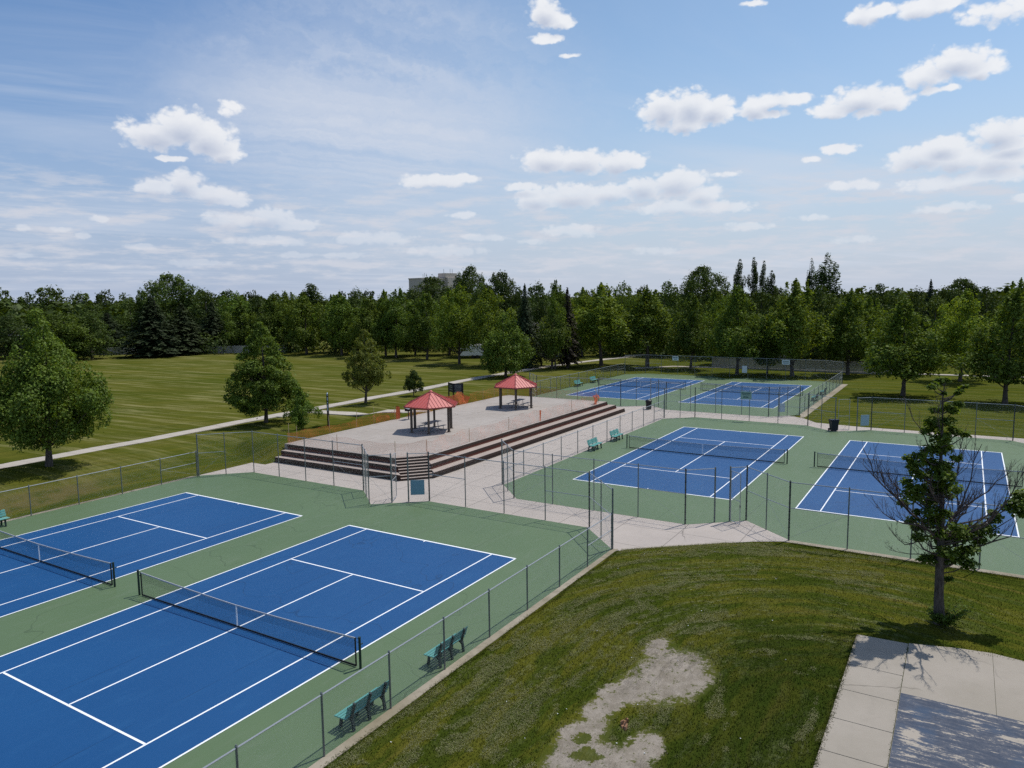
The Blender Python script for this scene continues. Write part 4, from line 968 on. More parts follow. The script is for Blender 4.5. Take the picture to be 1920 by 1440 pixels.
# unique lawn trees
mk('A','ash_tree','ash',10.6,9.7,1.7,101,46000,.105,'leaf',.22,22,nc=230,vs=.95,cr=(.055,.105),lobes=.13,up=.4)
place('A',9.4,32.3,11.0,8.5,'largest lawn tree with broad pyramid crown beside the footpath',rot=1.0)
mk('Bt','linden_tree','cone',9.3,7.2,1.1,102,32000,.10,'leaf',.15,16,nc=220,vs=.7,cr=(.05,.09),lobes=.08,up=.5)
place('Bt',29.7,33.4,9.5,7.1,'dense teardrop-shaped lawn tree beside the footpath',rot=.4)
mk('Ct','pear_tree','cone',8.0,5.5,1.7,103,17000,.09,'leafold',.13,20,nc=150,vs=.8,cr=(.05,.10),lobes=.12,up=.3)
place('Ct',44.5,34.0,8.2,5.4,'olive cone-shaped lawn tree with slim trunk by the footpath',rot=2.)
mk('Dt','maple_tree','ash',3.6,3.9,.25,104,8500,.085,'leaflt',.07,12,nc=46,vs=.8,cr=(.09,.16),lobes=.4,spread=.35,spikes=3)
place('Dt',28.65,27.3,3.75,4.2,'small bright bushy tree next to the two-post sign',rot=.2)
mk('Et','maple_tree','linden',3.2,2.4,.6,105,6500,.075,'leafdk',.05,10,nc=55,vs=.8,cr=(.09,.16),lobes=.25)
place('Et',51.6,32.9,3.2,2.6,'small dark young tree behind the roof of the nearer shelter',rot=.9)

# far woods as one mass
rg=np.random.default_rng(99); VV=[];FF=[];off=0
cam0=np.array([-17.84,-23.58])
for k in range(900):
    az=rad(rg.uniform(-8,72)); d=rg.uniform(260,1500) if k>250 else rg.uniform(235,420)
    x=cam0[0]+d*math.cos(az); y=cam0[1]+d*math.sin(az); H=rg.uniform(8,12.8) ; Wd=rg.uniform(10,18); n=230
    dd=rg.normal(size=(n,3)); dd/=np.linalg.norm(dd,axis=1)[:,None]; dd[:,2]=np.abs(dd[:,2])
    lob=1+.25*np.sin(dd[:,0]*5+k)*np.cos(dd[:,1]*6)
    C=np.stack([x+dd[:,0]*Wd/2*lob,y+dd[:,1]*Wd/2*lob,.5+H*.15+dd[:,2]*H*.85*lob],1)
    v,f=quads(C,dd+rg.normal(0,.4,(n,3)),rg.uniform(.6,1.3,n),rg,.7); VV.append(v);FF.append(f+off);off+=len(v)
tag(link('distant_woods',mesh_np('distant_woods',np.concatenate(VV),np.concatenate(FF)),M['leafdk']),'far-off mass of trees reaching to the horizon',kind='stuff')
# undergrowth closing the belt
rg=np.random.default_rng(98); VV=[];FF=[];off=0
for k in range(150):
    u_=k/149; y=-44+u_*205; x=(131 if y<60 else 131-(y-60)*.42)+rg.uniform(-7,14); H=rg.uniform(2.5,5.5); Wd=rg.uniform(5,9); n=260
    dd=rg.normal(size=(n,3)); dd/=np.linalg.norm(dd,axis=1)[:,None]; dd[:,2]=np.abs(dd[:,2])
    C=np.stack([x+dd[:,0]*Wd/2,y+dd[:,1]*Wd/2,float(ground_h(x,y))+dd[:,2]*H],1)
    v,f=quads(C,dd+rg.normal(0,.4,(n,3)),rg.uniform(.18,.4,n),rg,.6); VV.append(v);FF.append(f+off);off+=len(v)
tag(link('undergrowth',mesh_np('undergrowth',np.concatenate(VV),np.concatenate(FF)),M['leafdk']),'dark undergrowth between the trunks of the tree belt',kind='stuff')

# ------------------------------------------------------------------ half-bare tree on the near lawn
def half_bare():
    root=empty('half_bare_tree',(13.8,-23.25,-.02)); tag(root,'half-bare tree on the near lawn with dead side branches and a leafy middle','tree')
    ar=Vector((.5213,-.8533,0)); br=Vector((.8533,.5213,0)); R_=random.Random(21); K=148.
    def P(x,y,b=0.): return ar*((x-480)/K-.056*(1404-y)/K)+br*b+Vector((0,0,(1404-y)/K))
    # leader
    lead=[P(480,1420),P(477,1250),P(482,1080),P(490,900),P(495,720),P(487,560),P(492,400),P(500,250),P(498,130),P(512,30)]
    lr=[.225,.165,.145,.118,.09,.07,.05,.034,.022,.010]
    tr=MB().tube(lead,lr,12); tr.build('trunk',M['bark'],root,smooth=True)
    def leadpt(z):
        for a,b in zip(lead[:-1],lead[1:]):
            if a.z<=z<=b.z: return a.lerp(b,(z-a.z)/(b.z-a.z))
        return lead[-1]
    bare=MB(); leafy=MB(); LC=[];LN=[];LS=[]
    def twigs(m,pts,r0,lvl,leaf=False,n=None):
        L=sum((b-a).length for a,b in zip(pts[:-1],pts[1:]))
        n=n or max(4,int(L*6.5))
        for k in range(n):
            f=R_.uniform(.22,1.); i=min(len(pts)-2,int(f*(len(pts)-1))); t=f*(len(pts)-1)-i
            p=pts[i].lerp(pts[i+1],t); d=(pts[i+1]-pts[i]).normalized()
            q=(d*.8+Vector((R_.gauss(0,.36),R_.gauss(0,.36),R_.uniform(.3,.9)))).normalized()
            l=L*R_.uniform(.16,.42)*(1.15-f*.5); e=p+q*l; mid=p.lerp(e,.5)+Vector((R_.gauss(0,.04),R_.gauss(0,.04),-.05*l))
            rr=max(.0055,r0*(1-f*.75)*.38); m.tube([p,mid,e],[rr,rr*.75,.0038],5 if lvl else 4,False)
            if lvl>0 and l>.3: twigs(m,[p,mid,e],rr,lvl-1,leaf,max(2,int(l*4.5)))
    def limb(m,pts,r0,lvl=2,n=None):
        pts=[leadpt(pts[0].z)]+pts
        # smooth with a slight sag
        out=[]
        for a,b in zip(pts[:-1],pts[1:]):
            out.append(a); out.append(a.lerp(b,.5)+Vector((R_.gauss(0,.05),R_.gauss(0,.05),R_.gauss(0,.04))))
        out.append(pts[-1]); k=len(out)
        m.tube(out,[r0*.78*(1-.87*i/(k-1))+.003 for i in range(k)],7,False); twigs(m,out,r0,lvl,n=n)
    B=[([P(440,1020,.1),P(330,1005,.2),P(222,985,.3)],.035,1),([P(440,990,-.2),P(330,900,-.4),P(250,915,-.5),P(185,850,-.6)],.05,2),
       ([P(455,900,-.3),P(330,800,-.7),P(200,770,-1.),P(75,700,-1.2)],.065,2),([P(450,860,.3),P(300,700,.8),P(200,590,1.1),P(150,430,1.3)],.07,2),
       ([P(460,800,.0),P(330,680,.1),P(240,600,.3),P(190,500,.3)],.05,2),([P(455,700,-.6),P(340,600,-1.2),P(280,520,-1.6)],.045,2),
       ([P(530,860,.2),P(640,770,.5),P(720,600,.7),P(800,400,.9)],.07,2),([P(540,880,-.3),P(680,800,-.7),P(770,640,-1.),P(830,480,-1.2)],.065,2),
       ([P(520,780,.3),P(590,640,.6),P(660,500,.8),P(700,370,1.)],.055,2),([P(540,760,-.2),P(640,660,-.5),P(740,560,-.6),P(810,500,-.7)],.05,2),
       ([P(515,640,.1),P(560,540,.3),P(600,420,.4)],.04,1),([P(545,500,0),P(600,430,0),P(650,370,.1)],.03,1),
       ([P(470,420,0),P(410,330,.1),P(350,230,.2),P(320,150,.2)],.035,1),([P(480,330,-.2),P(440,200,-.4),P(430,110,-.5)],.03,1),([P(505,250,.1),P(520,120,.2),P(530,40,.2)],.02,1),
       ([P(520,740,1.2),P(560,640,2.2),P(560,560,2.8)],.05,2),([P(470,760,-1.2),P(430,660,-2.2),P(430,580,-2.6)],.05,2),([P(430,480,-.2),P(380,430,-.3),P(330,350,-.4)],.025,1)]
    for pts,r0,lv in B: limb(bare,pts,r0,lv)
    # leafy clusters: (x,y,r,depth)
    CL=[(575,1010,60,0),(520,1040,45,.4),(620,1040,38,-.3),(545,930,55,.5),(480,960,40,-.5),(440,1030,35,.2),(400,1030,28,.1),(610,900,50,.2),(560,850,40,-.4),(680,870,45,.2),(745,860,48,.1),(720,930,35,.2),(640,960,35,-.2),
        (800,800,32,.1),(790,765,22,.1),(870,735,30,0),(920,700,52,0),(945,760,42,0),(935,660,28,0),(335,880,30,-.4),(345,810,26,.2),(420,790,40,-.2),(395,730,34,-.4),(370,680,30,.3),(310,650,42,-.3),(290,600,30,-.4),(345,610,36,-.2),(300,580,26,0),
        (330,470,42,-.3),(300,440,30,-.2),(350,420,34,-.3),(340,520,30,-.2),(290,480,24,-.4),(395,560,26,.2),(470,600,42,.1),(500,560,40,-.3),(450,640,34,.4),(520,650,30,.2),(480,500,55,0),(450,530,40,-.4),(515,500,40,.4),(440,470,40,.3),
        (430,400,48,0),(500,400,52,.1),(545,400,34,.3),(470,340,44,-.2),(420,300,34,.1),(440,240,36,0),(520,330,42,.2),(480,270,46,.3),(525,240,40,-.1),(470,180,30,.1),(545,170,36,.1),(590,150,24,0),(580,190,28,.2),(600,310,36,.1),(630,320,22,0),(570,290,26,.2),(560,440,30,-.2),
        (415,45,22,-.3),(440,35,18,-.2),(500,20,26,.2),(530,15,16,.1),(615,75,22,.2),(640,55,14,.2),(590,90,16,.1),(510,90,14,0),(500,700,30,.5),(470,740,30,-.5),(505,810,34,.3),(455,860,30,-.3),(530,1150,14,.1),(550,1145,12,.1),(500,620,34,0),(380,760,22,.2),(460,690,30,.2),
        (350,740,26,.9),(610,700,24,.8),(390,860,30,.4),(650,1010,30,.5),(585,560,22,.5),(520,750,34,1.2),(470,780,30,-1.3),(540,600,26,1.6),(440,560,26,-1.6)]
    for (x,y,r,b) in CL:
        c=P(x,y,b); rr=r/K*(1.28 if y>480 else 1.05)
        a=leadpt(max(.6,min(c.z-.35*(c-leadpt(c.z)).length*1.1-.1,lead[-1].z-.1)))
        if (c-a).length>1.6: # hang on an intermediate point
            a=a
        mid=a.lerp(c,.5)+Vector((0,0,-.10*(c-a).length)); r0=.012+.018*(c-a).length**.7
        leafy.tube([a,mid,c],[min(.05,r0),min(.03,r0*.7),.006],5,False)
        n=int(120*(rr/.3)**2)+26
        for k in range(n):
            d=Vector((R_.gauss(0,1),R_.gauss(0,1),R_.gauss(0,.8))); d.normalize(); q=c+Vector((d.x,d.y,d.z*.7))*rr*R_.uniform(.35,1.12)
            LC.append(q); LN.append((d.x*.4+R_.gauss(0,.35),d.y*.4+R_.gauss(0,.35),.7+d.z*.3)); LS.append(R_.uniform(.06,.125))
    for (x,y,b) in [(700,960,.2),(840,935,.1),(935,830,0)]: pass
    limb(leafy,[P(560,1060,.1),P(690,970,.1),P(790,925,.0),P(880,900,0),P(915,800,0)],.07,1,6)
    limb(leafy,[P(430,960,-.1),P(390,880,-.2),P(350,800,-.2)],.05,1,5)
    bare.build('bare_branches',M['twig'],root); leafy.build('leafy_branches',M['bark'],root)
    g=np.random.default_rng(5); V,F=quads(np.array(LC),np.array(LN),np.array(LS),g,.5,flat=.4)
    link('foliage',mesh_np('fol',V,F),M['leafhb'],root)
    # suckers round the foot
    s=empty('sucker_shrub',(13.75,-23.35,-.02)); tag(s,'low leafy suckers around the foot of the half-bare tree','shrub')
    C=[];N=[];S=[]; st=MB()
    for k in range(46):
        a=R_.uniform(0,6.28); l=R_.uniform(.35,1.0)*(1.15 if math.cos(a+1.0)>0 else .75); e=Vector((math.cos(a)*l*.85,math.sin(a)*l*.85,l*.75)); st.tube([(0.1*math.cos(a),.1*math.sin(a),0),e*.6+Vector((0,0,.1)),e],[.012,.008,.003],4,False)
        for q in range(44):
            f=R_.uniform(.25,1.05); C.append(e*f+Vector((R_.gauss(0,.07),R_.gauss(0,.07),R_.gauss(0,.07)+.04))); N.append((R_.gauss(0,.5),R_.gauss(0,.5),.7)); S.append(R_.uniform(.035,.07))
    V,F=quads(np.array(C),np.array(N),np.array(S),g); link('foliage',mesh_np('fs',V,F),M['leaf'],s); st.build('stems',M['twig'],s)
half_bare()

# ------------------------------------------------------------------ grass tufts on the near lawn
def in_dirt(x,y):
    e=np.full(len(x),-9.)
    for (cx,cy,rx,ry) in ((4.9,-15.75,1.9,1.25),(3.5,-15.0,1.1,.7),(6.5,-14.7,.9,.5),(2.2,-14.6,1.4,.5),(-.2,-14.75,1.7,.65),(-.9,-15.9,1.3,1.3),(.5,-16.4,1.0,.55)):
        e=np.maximum(e,1-np.sqrt(((x-cx)/rx)**2+((y-cy)/ry)**2))
    return e>-.12
def lawn_ok(x,y):
    ok=(y<-9.38)&~((y<-20.62)&(x<11.28))&~((x>20.7)&(y<-16))
    ok&=~((y>-16.5)&(x>15.2)&((x-15.7)*.77+(y+9.6)*.64>.12)); ok&=~((x>11.2)&(x<12.05)&(y<-22.3)&(x<11.3-.12*(y+22.3)))
    return ok
def tufts(n,rg,hmin,hmax,w,lean,x0=-7,x1=20.8,y0=-32,y1=-9.4):
    x=rg.uniform(x0,x1,n*3); y=rg.uniform(y0,y1,n*3)
    d=np.hypot(x+17.8,y+23.6); keep=lawn_ok(x,y)&~in_dirt(x,y)&(rg.uniform(0,1,n*3)<np.clip((24/d)**1.3,.2,1)); x=x[keep][:n]; y=y[keep][:n]; n=len(x)
    z=ground_h(x,y)-.005; a=rg.uniform(0,2*np.pi,n); h=rg.uniform(hmin,hmax,n); l=rg.normal(0,lean,(n,2)); ww=w*rg.uniform(.6,1.4,n)
    p=np.stack([x,y,z],1); t=np.stack([np.cos(a)*ww,np.sin(a)*ww,0*a],1)
    return np.stack([p-t,p+t,p+np.stack([l[:,0],l[:,1],h],1)],1).reshape(-1,3)
rg=np.random.default_rng(12)
V=tufts(150000,rg,.025,.075,.010,.028); 
# ragged overhanging edges
xe=rg.uniform(-7,11.2,4200); ye=-20.64+rg.normal(.0,.045,4200)-.05*np.abs(np.sin(xe*2.1)*np.sin(xe*.9)); 
x2=rg.uniform(-7,15.4,6000); y2=-9.35+rg.normal(.0,.05,6000)+.05*np.sin(x2*1.3)+.03*np.sin(x2*4.1)
x3=rg.uniform(20.5,20.8,3000); y3=rg.uniform(-27,-16.5,3000)
x=np.concatenate([xe,x2,x3]); y=np.concatenate([ye,y2,y3]); n=len(x); a=rg.uniform(0,6.28,n)
p=np.stack([x,y,np.full(n,-.01)],1); t=np.stack([np.cos(a),np.sin(a),0*a],1)*.011
tip=p+np.stack([rg.normal(0,.045,n),rg.normal(-.0,.05,n),rg.uniform(.015,.05,n)],1)
V=np.concatenate([V,np.stack([p-t,p+t,tip],1).reshape(-1,3)])
tag(link('grass',mesh_np('grass',V,np.arange(len(V)).reshape(-1,3)),M['grass']),'short grass blades of the near lawn',kind='stuff')

def vnoise(x,y,seed):
    g=np.random.default_rng(seed).uniform(0,1,(256,256)); xi=np.floor(x).astype(int); yi=np.floor(y).astype(int); fx=x-xi; fy=y-yi
    fx=fx*fx*(3-2*fx); fy=fy*fy*(3-2*fy); G_=lambda a,b:g[a%256,b%256]
    return (G_(xi,yi)*(1-fx)+G_(xi+1,yi)*fx)*(1-fy)+(G_(xi,yi+1)*(1-fx)+G_(xi+1,yi+1)*fx)*fy
rg=np.random.default_rng(31); n=420000
x=rg.uniform(-6,20.6,n); y=rg.uniform(-21,-9.4,n); k=lawn_ok(x,y)&~in_dirt(x,y); x=x[k]; y=y[k]
dx=np.maximum(x-6,0); s=np.sqrt(dx*dx+(y+21)**2); al=np.minimum(x,6)*.22+np.arctan2(dx,y+21)*1.6
s=s+.7*vnoise(x*.45,y*.45,3)
d=.55*vnoise(s*2.1,al*1.3,4)+.3*vnoise(s*6,al*5,5)+.25*vnoise(x*3.1,y*3.1,6)
big_=vnoise(x*.22,y*.22,8); thr=.675-.16*(big_-.4)-.08*(y>-13.5)+.10*(y<-16.5)
k=(d>thr)&(rg.uniform(0,1,len(x))<.55); x=x[k]; y=y[k]; m_=len(x); z=ground_h(x,y)+rg.uniform(.01,.05,m_)
C=np.repeat(np.stack([x,y,z],1),3,0)+rg.normal(0,.035,(m_*3,3))*np.array([1,1,.25]); C[:,2]=np.maximum(C[:,2],-.005); N=np.stack([rg.normal(0,.45,m_*3),rg.normal(0,.45,m_*3),np.ones(m_*3)],1)
V,F=quads(C,N,rg.uniform(.010,.030,len(C)),rg,.20)
tag(link('grass_clippings',mesh_np('grass_clippings',V,F),M['clip']),'pale dry clippings left in mowing rows on the near lawn',kind='stuff')

# ------------------------------------------------------------------ background buildings and fences
def camper():
    r=empty('camper_trailer',(109.5,63.3,.25),rad(118)); tag(r,'white camper trailer parked in tree shade beyond the lawn','trailer')
    b=MB(); b.box(-3.3,-1.2,.55,3.3,1.2,2.75); b.box(-3.2,-1.1,2.75,3.2,1.1,2.83); b.build('body',M['white'],r,bevel=.08)
    for x in(-2.2,-.4,1.9): MB().box(x-.4,-1.22,1.55,x+.4,-1.19,2.1).build('window',M['glass'],r)
    MB().box(-1.6,-1.22,.7,-1.0,-1.19,2.35).build('door',M['tape'],r)
    MB().box(3.29,-.8,1.3,3.33,.8,2.2).build('window',M['glass'],r)
    MB().box(-3.3,-1.225,.95,3.3,-1.2,1.2).build('stripe',M['navy'],r)
    for x in(-.5,.4):
        for s in(-1,1): MB().tube([(x,s*1.0,.36),(x,s*1.2,.36)],.36,14).build('wheel',M['black'],r)
camper()
def house(name,label,c,rz,w,d,h,rh,mw):
    r=empty(name,c,rz); tag(r,label,'house')
    MB().box(-w/2,-d/2,-.5,w/2,d/2,h).build('wall',M[mw],r)
    m=MB(); e=.5; m.add([(-w/2-e,-d/2-e,h),(w/2+e,-d/2-e,h),(w/2+e,d/2+e,h),(-w/2-e,d/2+e,h),(-w/2-e,0,h+rh),(w/2+e,0,h+rh)],[(0,1,5,4),(2,3,4,5),(0,4,3),(1,2,5),(3,2,1,0)]); m.build('roof',M['shingle'],r)
    for x in np.arange(-w/2+1.5,w/2-1,2.8):
        for z in ([1.0] if h<4 else [1.0,3.8]):
            MB().box(x-.5,-d/2-.03,z,x+.5,-d/2-.002,z+1.2).build('window',M['glass'],r)
            MB().box(-w/2-.03,x*d/w-.4,z,-w/2-.002,x*d/w+.4,z+1.2).build('window',M['glass'],r)
    MB().box(-w/2-e,-d/2-e-.03,h-.12,w/2+e,-d/2-e+.03,h+.06).build('gutter',M['white'],r)
house('house','grey sided two-storey house glimpsed beside the thin half-bare tree',(122,52,0),rad(-60),8,8,5.2,2.2,'house')
house('house','low beige house glimpsed through the trunks behind the pale fence',(136,11,0),rad(80),13,9,3.2,2.2,'beige')
house('house','dark roofed house among the trees at the far end of the lawn',(72,158,1),rad(-65),10,8,4.6,1.6,'slat')
def panel_fence(name,label,a,b,h,mat,sp=2.4,lab='fence'):
    z=float(ground_h((a[0]+b[0])/2,(a[1]+b[1])/2)); r=empty(name,(a[0],a[1],z)); tag(r,label,lab)
    A_=Vector((*a,0)); B_=Vector((*b,0)); L=(B_-A_).length; d=(B_-A_)/L; n=Vector((-d.y,d.x,0)); k=int(L/sp); q=MB()
    m=MB(); x=0
    while x<L-.1: m.obox(A_+d*(x+.07)+Vector((0,0,z+h/2)),d*.066,n*.012,(0,0,h/2)); x+=.15
    m.build('boards',M[mat],r,world=True)
    rl=MB(); rl.bar(A_+Vector((0,0,z+h)),B_+Vector((0,0,z+h)),.07,.09); rl.bar(A_+Vector((0,0,z+.12)),B_+Vector((0,0,z+.12)),.07,.12); rl.build('rail',M[mat],r,world=True)
    for i in range(k+1):
        p=A_+d*(L*i/k); MB().box(p.x-.08,p.y-.08,z-.1,p.x+.08,p.y+.08,z+h+.1).build('post',M[mat],r,world=True)
panel_fence('vinyl_fence','long pale board fence in shade behind the farthest courts',(111.5,14.2),(110,-17.5),1.8,'vinyl')
panel_fence('vinyl_fence','pale board fence behind the slim spruce at the far lawn edge',(76,162),(106,116),1.7,'vinyl',3.)
panel_fence('timber_fence','dark board fence behind the largest lawn tree',(50,180),(82,167),2.0,'slat',3.)
def apartment():
    P0=Vector((390.2,298.7,0)); d=Vector((.975,-.22,0)).normalized(); n=Vector((-d.y,d.x,0)); 
    if n.dot(Vector((-1,-1,0)))<0: n=-n
    r=empty('apartment_block',P0+d*14); tag(r,'pale high-rise apartment block far behind the dark trees','apartment block')
    def blk(s0,s1,f0,f1,z0,z1,name,mat='aptwall'):
        c=P0+d*(s0+s1)/2+n*(f0+f1)/2+Vector((0,0,(z0+z1)/2)); return MB().obox(c,d*(s1-s0)/2,n*(f1-f0)/2,(0,0,(z1-z0)/2)).build(name,M[mat],r,world=True)
    blk(0,40,-14,0,0,26.4,'wall'); blk(-.3,40.3,-14.3,.3,26.4,27.1,'parapet'); blk(22,33.5,-6,2.2,0,27.4,'tower'); blk(21,32,-7,1,27.4,30.6,'penthouse')
    for k in range(8):
        z=24-k*3
        blk(27,28.6,2.2,2.26,z,z+1.5,'window','glass')
        for s in(2,6.5,11,15.5,19): blk(s,s+1.8,0,.06,z,z+1.4,'window','glass')
        blk(36,38,0,.06,z,z+1.4,'window','glass')
    for s,h_ in((4,2.6),(5.5,3.4),(7,3.),(23,3),(29,3.2),(31,3)):
        z=27.1 if s<10 else 30.6; MB().tube([tuple(P0+d*s-n*3+Vector((0,0,z))),tuple(P0+d*s-n*3+Vector((0,0,z+h_)))],.14,5).build('antenna',M['steel'],r,world=True)
apartment()


# ------------------------------------------------------------------ camera, sun, sky
cam=D.cameras.new('camera'); co=D.objects.new('camera',cam); COL.objects.link(co)
rv=Vector((.52127456,-.85329511,-.01266043)); uv=Vector((.10496366,.04938494,.99324909)); fv=Vector((.84690936,.51908437,-.11530809))
mt=Matrix((( rv.x,uv.x,-fv.x,-17.8409),(rv.y,uv.y,-fv.y,-23.5792),(rv.z,uv.z,-fv.z,12.5743),(0,0,0,1)))
co.matrix_world=mt; cam.sensor_width=36; cam.lens=36*1391.11/1920; cam.clip_end=9000; cam.clip_start=.1; SC.camera=co
EL=rad(62.8); S=Vector((.926*math.cos(EL),-.377*math.cos(EL),math.sin(EL))).normalized()
sl_=D.lights.new('sun','SUN'); sl_.energy=SUNE; sl_.angle=rad(.53); sl_.color=(1.,.95,.87); so=D.objects.new('sun',sl_); COL.objects.link(so)
so.rotation_euler=S.to_track_quat('Z','Y').to_euler(); so.location=(0,0,60)

CLOUDS=[(0.977,0.196,0.044,0.0162,1.00),(0.950,0.205,0.038,0.0188,1.00),(0.924,0.193,0.036,0.0178,1.00),(0.907,0.180,0.020,0.0116,0.90),(0.964,0.170,0.019,0.0032,0.80),(0.986,0.136,0.024,0.0088,1.00),
(0.951,0.141,0.021,0.0141,1.00),(0.925,0.130,0.033,0.0104,0.90),(0.898,0.124,0.020,0.0079,0.80),(0.905,0.100,0.033,0.0092,0.95),(0.861,0.104,0.034,0.0100,0.95),(0.823,0.095,0.026,0.0068,0.80),
(0.856,0.075,0.057,0.0061,0.60),(0.643,0.153,0.056,0.0076,0.90),(0.672,0.151,0.025,0.0062,0.70),(0.499,0.347,0.023,0.0141,0.95),(0.482,0.338,0.020,0.0090,0.85),(0.498,0.319,0.021,0.0052,0.85),
(0.246,0.339,0.017,0.0031,0.70),(0.470,0.301,0.015,0.0026,0.50),(0.347,0.232,0.034,0.0198,1.00),(0.314,0.233,0.030,0.0184,1.00),(0.288,0.228,0.030,0.0144,1.00),(0.323,0.216,0.030,0.0119,1.00),
(0.237,0.227,0.025,0.0116,0.90),(0.215,0.231,0.031,0.0089,0.85),(0.194,0.231,0.021,0.0063,0.80),(0.224,0.217,0.022,0.0051,0.70),(0.151,0.216,0.026,0.0081,0.95),(0.117,0.224,0.038,0.0135,1.00),
(0.089,0.218,0.025,0.0097,0.90),(0.113,0.209,0.019,0.0049,0.60),(0.052,0.241,0.027,0.0118,0.75),(0.021,0.251,0.036,0.0127,1.00),(0.000,0.240,0.020,0.0103,0.90),(0.040,0.224,0.024,0.0035,0.50),
(0.120,0.310,0.019,0.0119,1.00),(0.104,0.312,0.017,0.0082,0.90),(0.060,0.310,0.029,0.0092,1.00),(0.040,0.312,0.024,0.0057,0.90),(-0.016,0.294,0.052,0.0122,0.45),(0.497,0.177,0.038,0.0137,1.00),
(0.456,0.174,0.042,0.0137,1.00),(0.407,0.171,0.035,0.0123,1.00),(0.383,0.168,0.015,0.0082,0.90),(0.512,0.130,0.032,0.0111,0.90),(0.463,0.131,0.042,0.0139,0.90),(0.414,0.133,0.035,0.0110,0.90),
(0.373,0.140,0.028,0.0137,1.00),(0.332,0.144,0.038,0.0149,1.00),(0.299,0.130,0.025,0.0108,0.80),(0.325,0.113,0.062,0.0096,0.75),(0.272,0.110,0.034,0.0081,0.70),(0.529,0.144,0.028,0.0056,0.60),
(0.519,0.120,0.028,0.0056,0.70),(0.141,0.171,0.021,0.0057,0.85),(0.174,0.161,0.014,0.0039,0.60),(0.270,0.150,0.019,0.0040,0.50),(0.125,0.128,0.031,0.0057,0.75),(0.032,0.163,0.024,0.0108,0.90),
(0.053,0.154,0.037,0.0122,0.90),(0.016,0.147,0.048,0.0119,0.85),(-0.020,0.144,0.035,0.0128,0.85),(-0.023,0.172,0.029,0.0127,1.00),(-0.034,0.159,0.023,0.0081,0.90),(0.069,0.149,0.025,0.0074,0.70),
(-0.011,0.127,0.048,0.0083,0.70),(0.035,0.123,0.049,0.0073,0.60),(-0.042,0.102,0.013,0.0046,0.60),(0.024,0.095,0.037,0.0055,0.50),(0.612,0.108,0.021,0.0049,0.50),(0.757,0.080,0.025,0.0076,0.70),
(0.716,0.079,0.038,0.0070,0.75),(0.639,0.063,0.064,0.0070,0.55),(0.470,0.087,0.039,0.0077,0.60),(0.519,0.074,0.021,0.0049,0.50),(1.002,0.066,0.019,0.0038,0.60),(1.048,0.098,0.015,0.0031,0.45),
(1.083,0.085,0.015,0.0036,0.60),(1.065,0.078,0.010,0.0037,0.60),(0.945,0.048,0.039,0.0046,0.50),(0.771,0.058,0.035,0.0041,0.50),(1.121,0.053,0.013,0.0030,0.45),(1.121,0.085,0.008,0.0041,0.50),
(0.359,0.059,0.042,0.0056,0.40),(0.246,0.085,0.040,0.0054,0.40),(0.171,0.093,0.026,0.0039,0.40),(0.122,0.064,0.039,0.0051,0.30),(0.590,0.080,0.042,0.0049,0.50),(0.824,0.058,0.034,0.0041,0.45),
(0.898,0.229,0.022,0.0102,0.35),]
w=D.worlds.new('World'); SC.world=w; w.use_nodes=True; t=w.node_tree; t.nodes.clear(); nt=NT(t)
out=t.nodes.new('ShaderNodeOutputWorld'); bg=t.nodes.new('ShaderNodeBackground')
sk=t.nodes.new('ShaderNodeTexSky'); sk.sky_type='NISHITA'; sk.sun_disc=False; sk.sun_elevation=EL; sk.sun_rotation=math.atan2(S.x,S.y); sk.altitude=300; sk.air_density=1.0; sk.dust_density=.9; sk.ozone_density=1.6
g=t.nodes.new('ShaderNodeTexCoord').outputs['Generated']; gs=nt.sep(g)
az=nt.m('ARCTAN2',gs[1],gs[0]); el=nt.m('ARCSINE',gs[2])
base=nt.comb(az,el,0.)
nz=nt.noise(nt.comb(nt.m('MULTIPLY',az,26.),nt.m('MULTIPLY',el,38.),0),1.,7,.62,col=True)
nv=nt.vm('SUBTRACT',nz,(.5,.5,.5))
def density(vec):
    wv=nt.vm('ADD',vec,nt.vm('MULTIPLY',nv,(.015,.011,0)))
    cur=None
    for (a0,e0,a,b,s) in CLOUDS:
        kz=(1-s)*.9
        v=nt.t.nodes.new('ShaderNodeVectorMath'); v.operation='MULTIPLY_ADD'; nt.l.new(wv,v.inputs[0])
        v.inputs[1].default_value=(1/(a*1.2),1/(b*1.35),0); v.inputs[2].default_value=(-a0/(a*1.2),-e0/(b*1.35),kz)
        L=nt.vm('LENGTH',v.outputs[0]); cur=L if cur is None else nt.m('SMOOTH_MIN',cur,L,.12)
    return cur
fb=nt.noise(nt.comb(nt.m('MULTIPLY',az,60.),nt.m('MULTIPLY',el,85.),3.),1.,6,.65)
bp=nt.vm('ADD',nt.comb(nt.m('MULTIPLY',az,62.),nt.m('MULTIPLY',el,85.),1.),nt.vm('SCALE',nv,scale=1.2))
vo=nt.voro(bp,1.,'F1'); vo2=nt.voro(bp,2.3,'F1')
n2=nt.m('MULTIPLY',.8,nt.m('ADD',nt.m('MULTIPLY',nt.m('SUBTRACT',fb,.5),.7),nt.m('ADD',nt.m('MULTIPLY',nt.m('SUBTRACT',.45,vo),.62),nt.m('MULTIPLY',nt.m('SUBTRACT',.45,vo2),.32))))
d0=nt.m('ADD',nt.m('SUBTRACT',1.,density(base)),n2)
upv=nt.comb(nt.m('SUBTRACT',az,.004),nt.m('ADD',el,.011),0.)
d1=nt.m('ADD',nt.m('SUBTRACT',1.,density(upv)),nt.m('MULTIPLY',n2,.4))
alpha=nt.m('MULTIPLY',nt.ss(d0,-.06,.38),nt.m('ADD',.34,nt.m('MULTIPLY',nt.ss(el,.04,.18),.60)))
lit=nt.m('ADD',.62,nt.m('MULTIPLY',nt.m('SUBTRACT',d0,d1),-1.0)); 
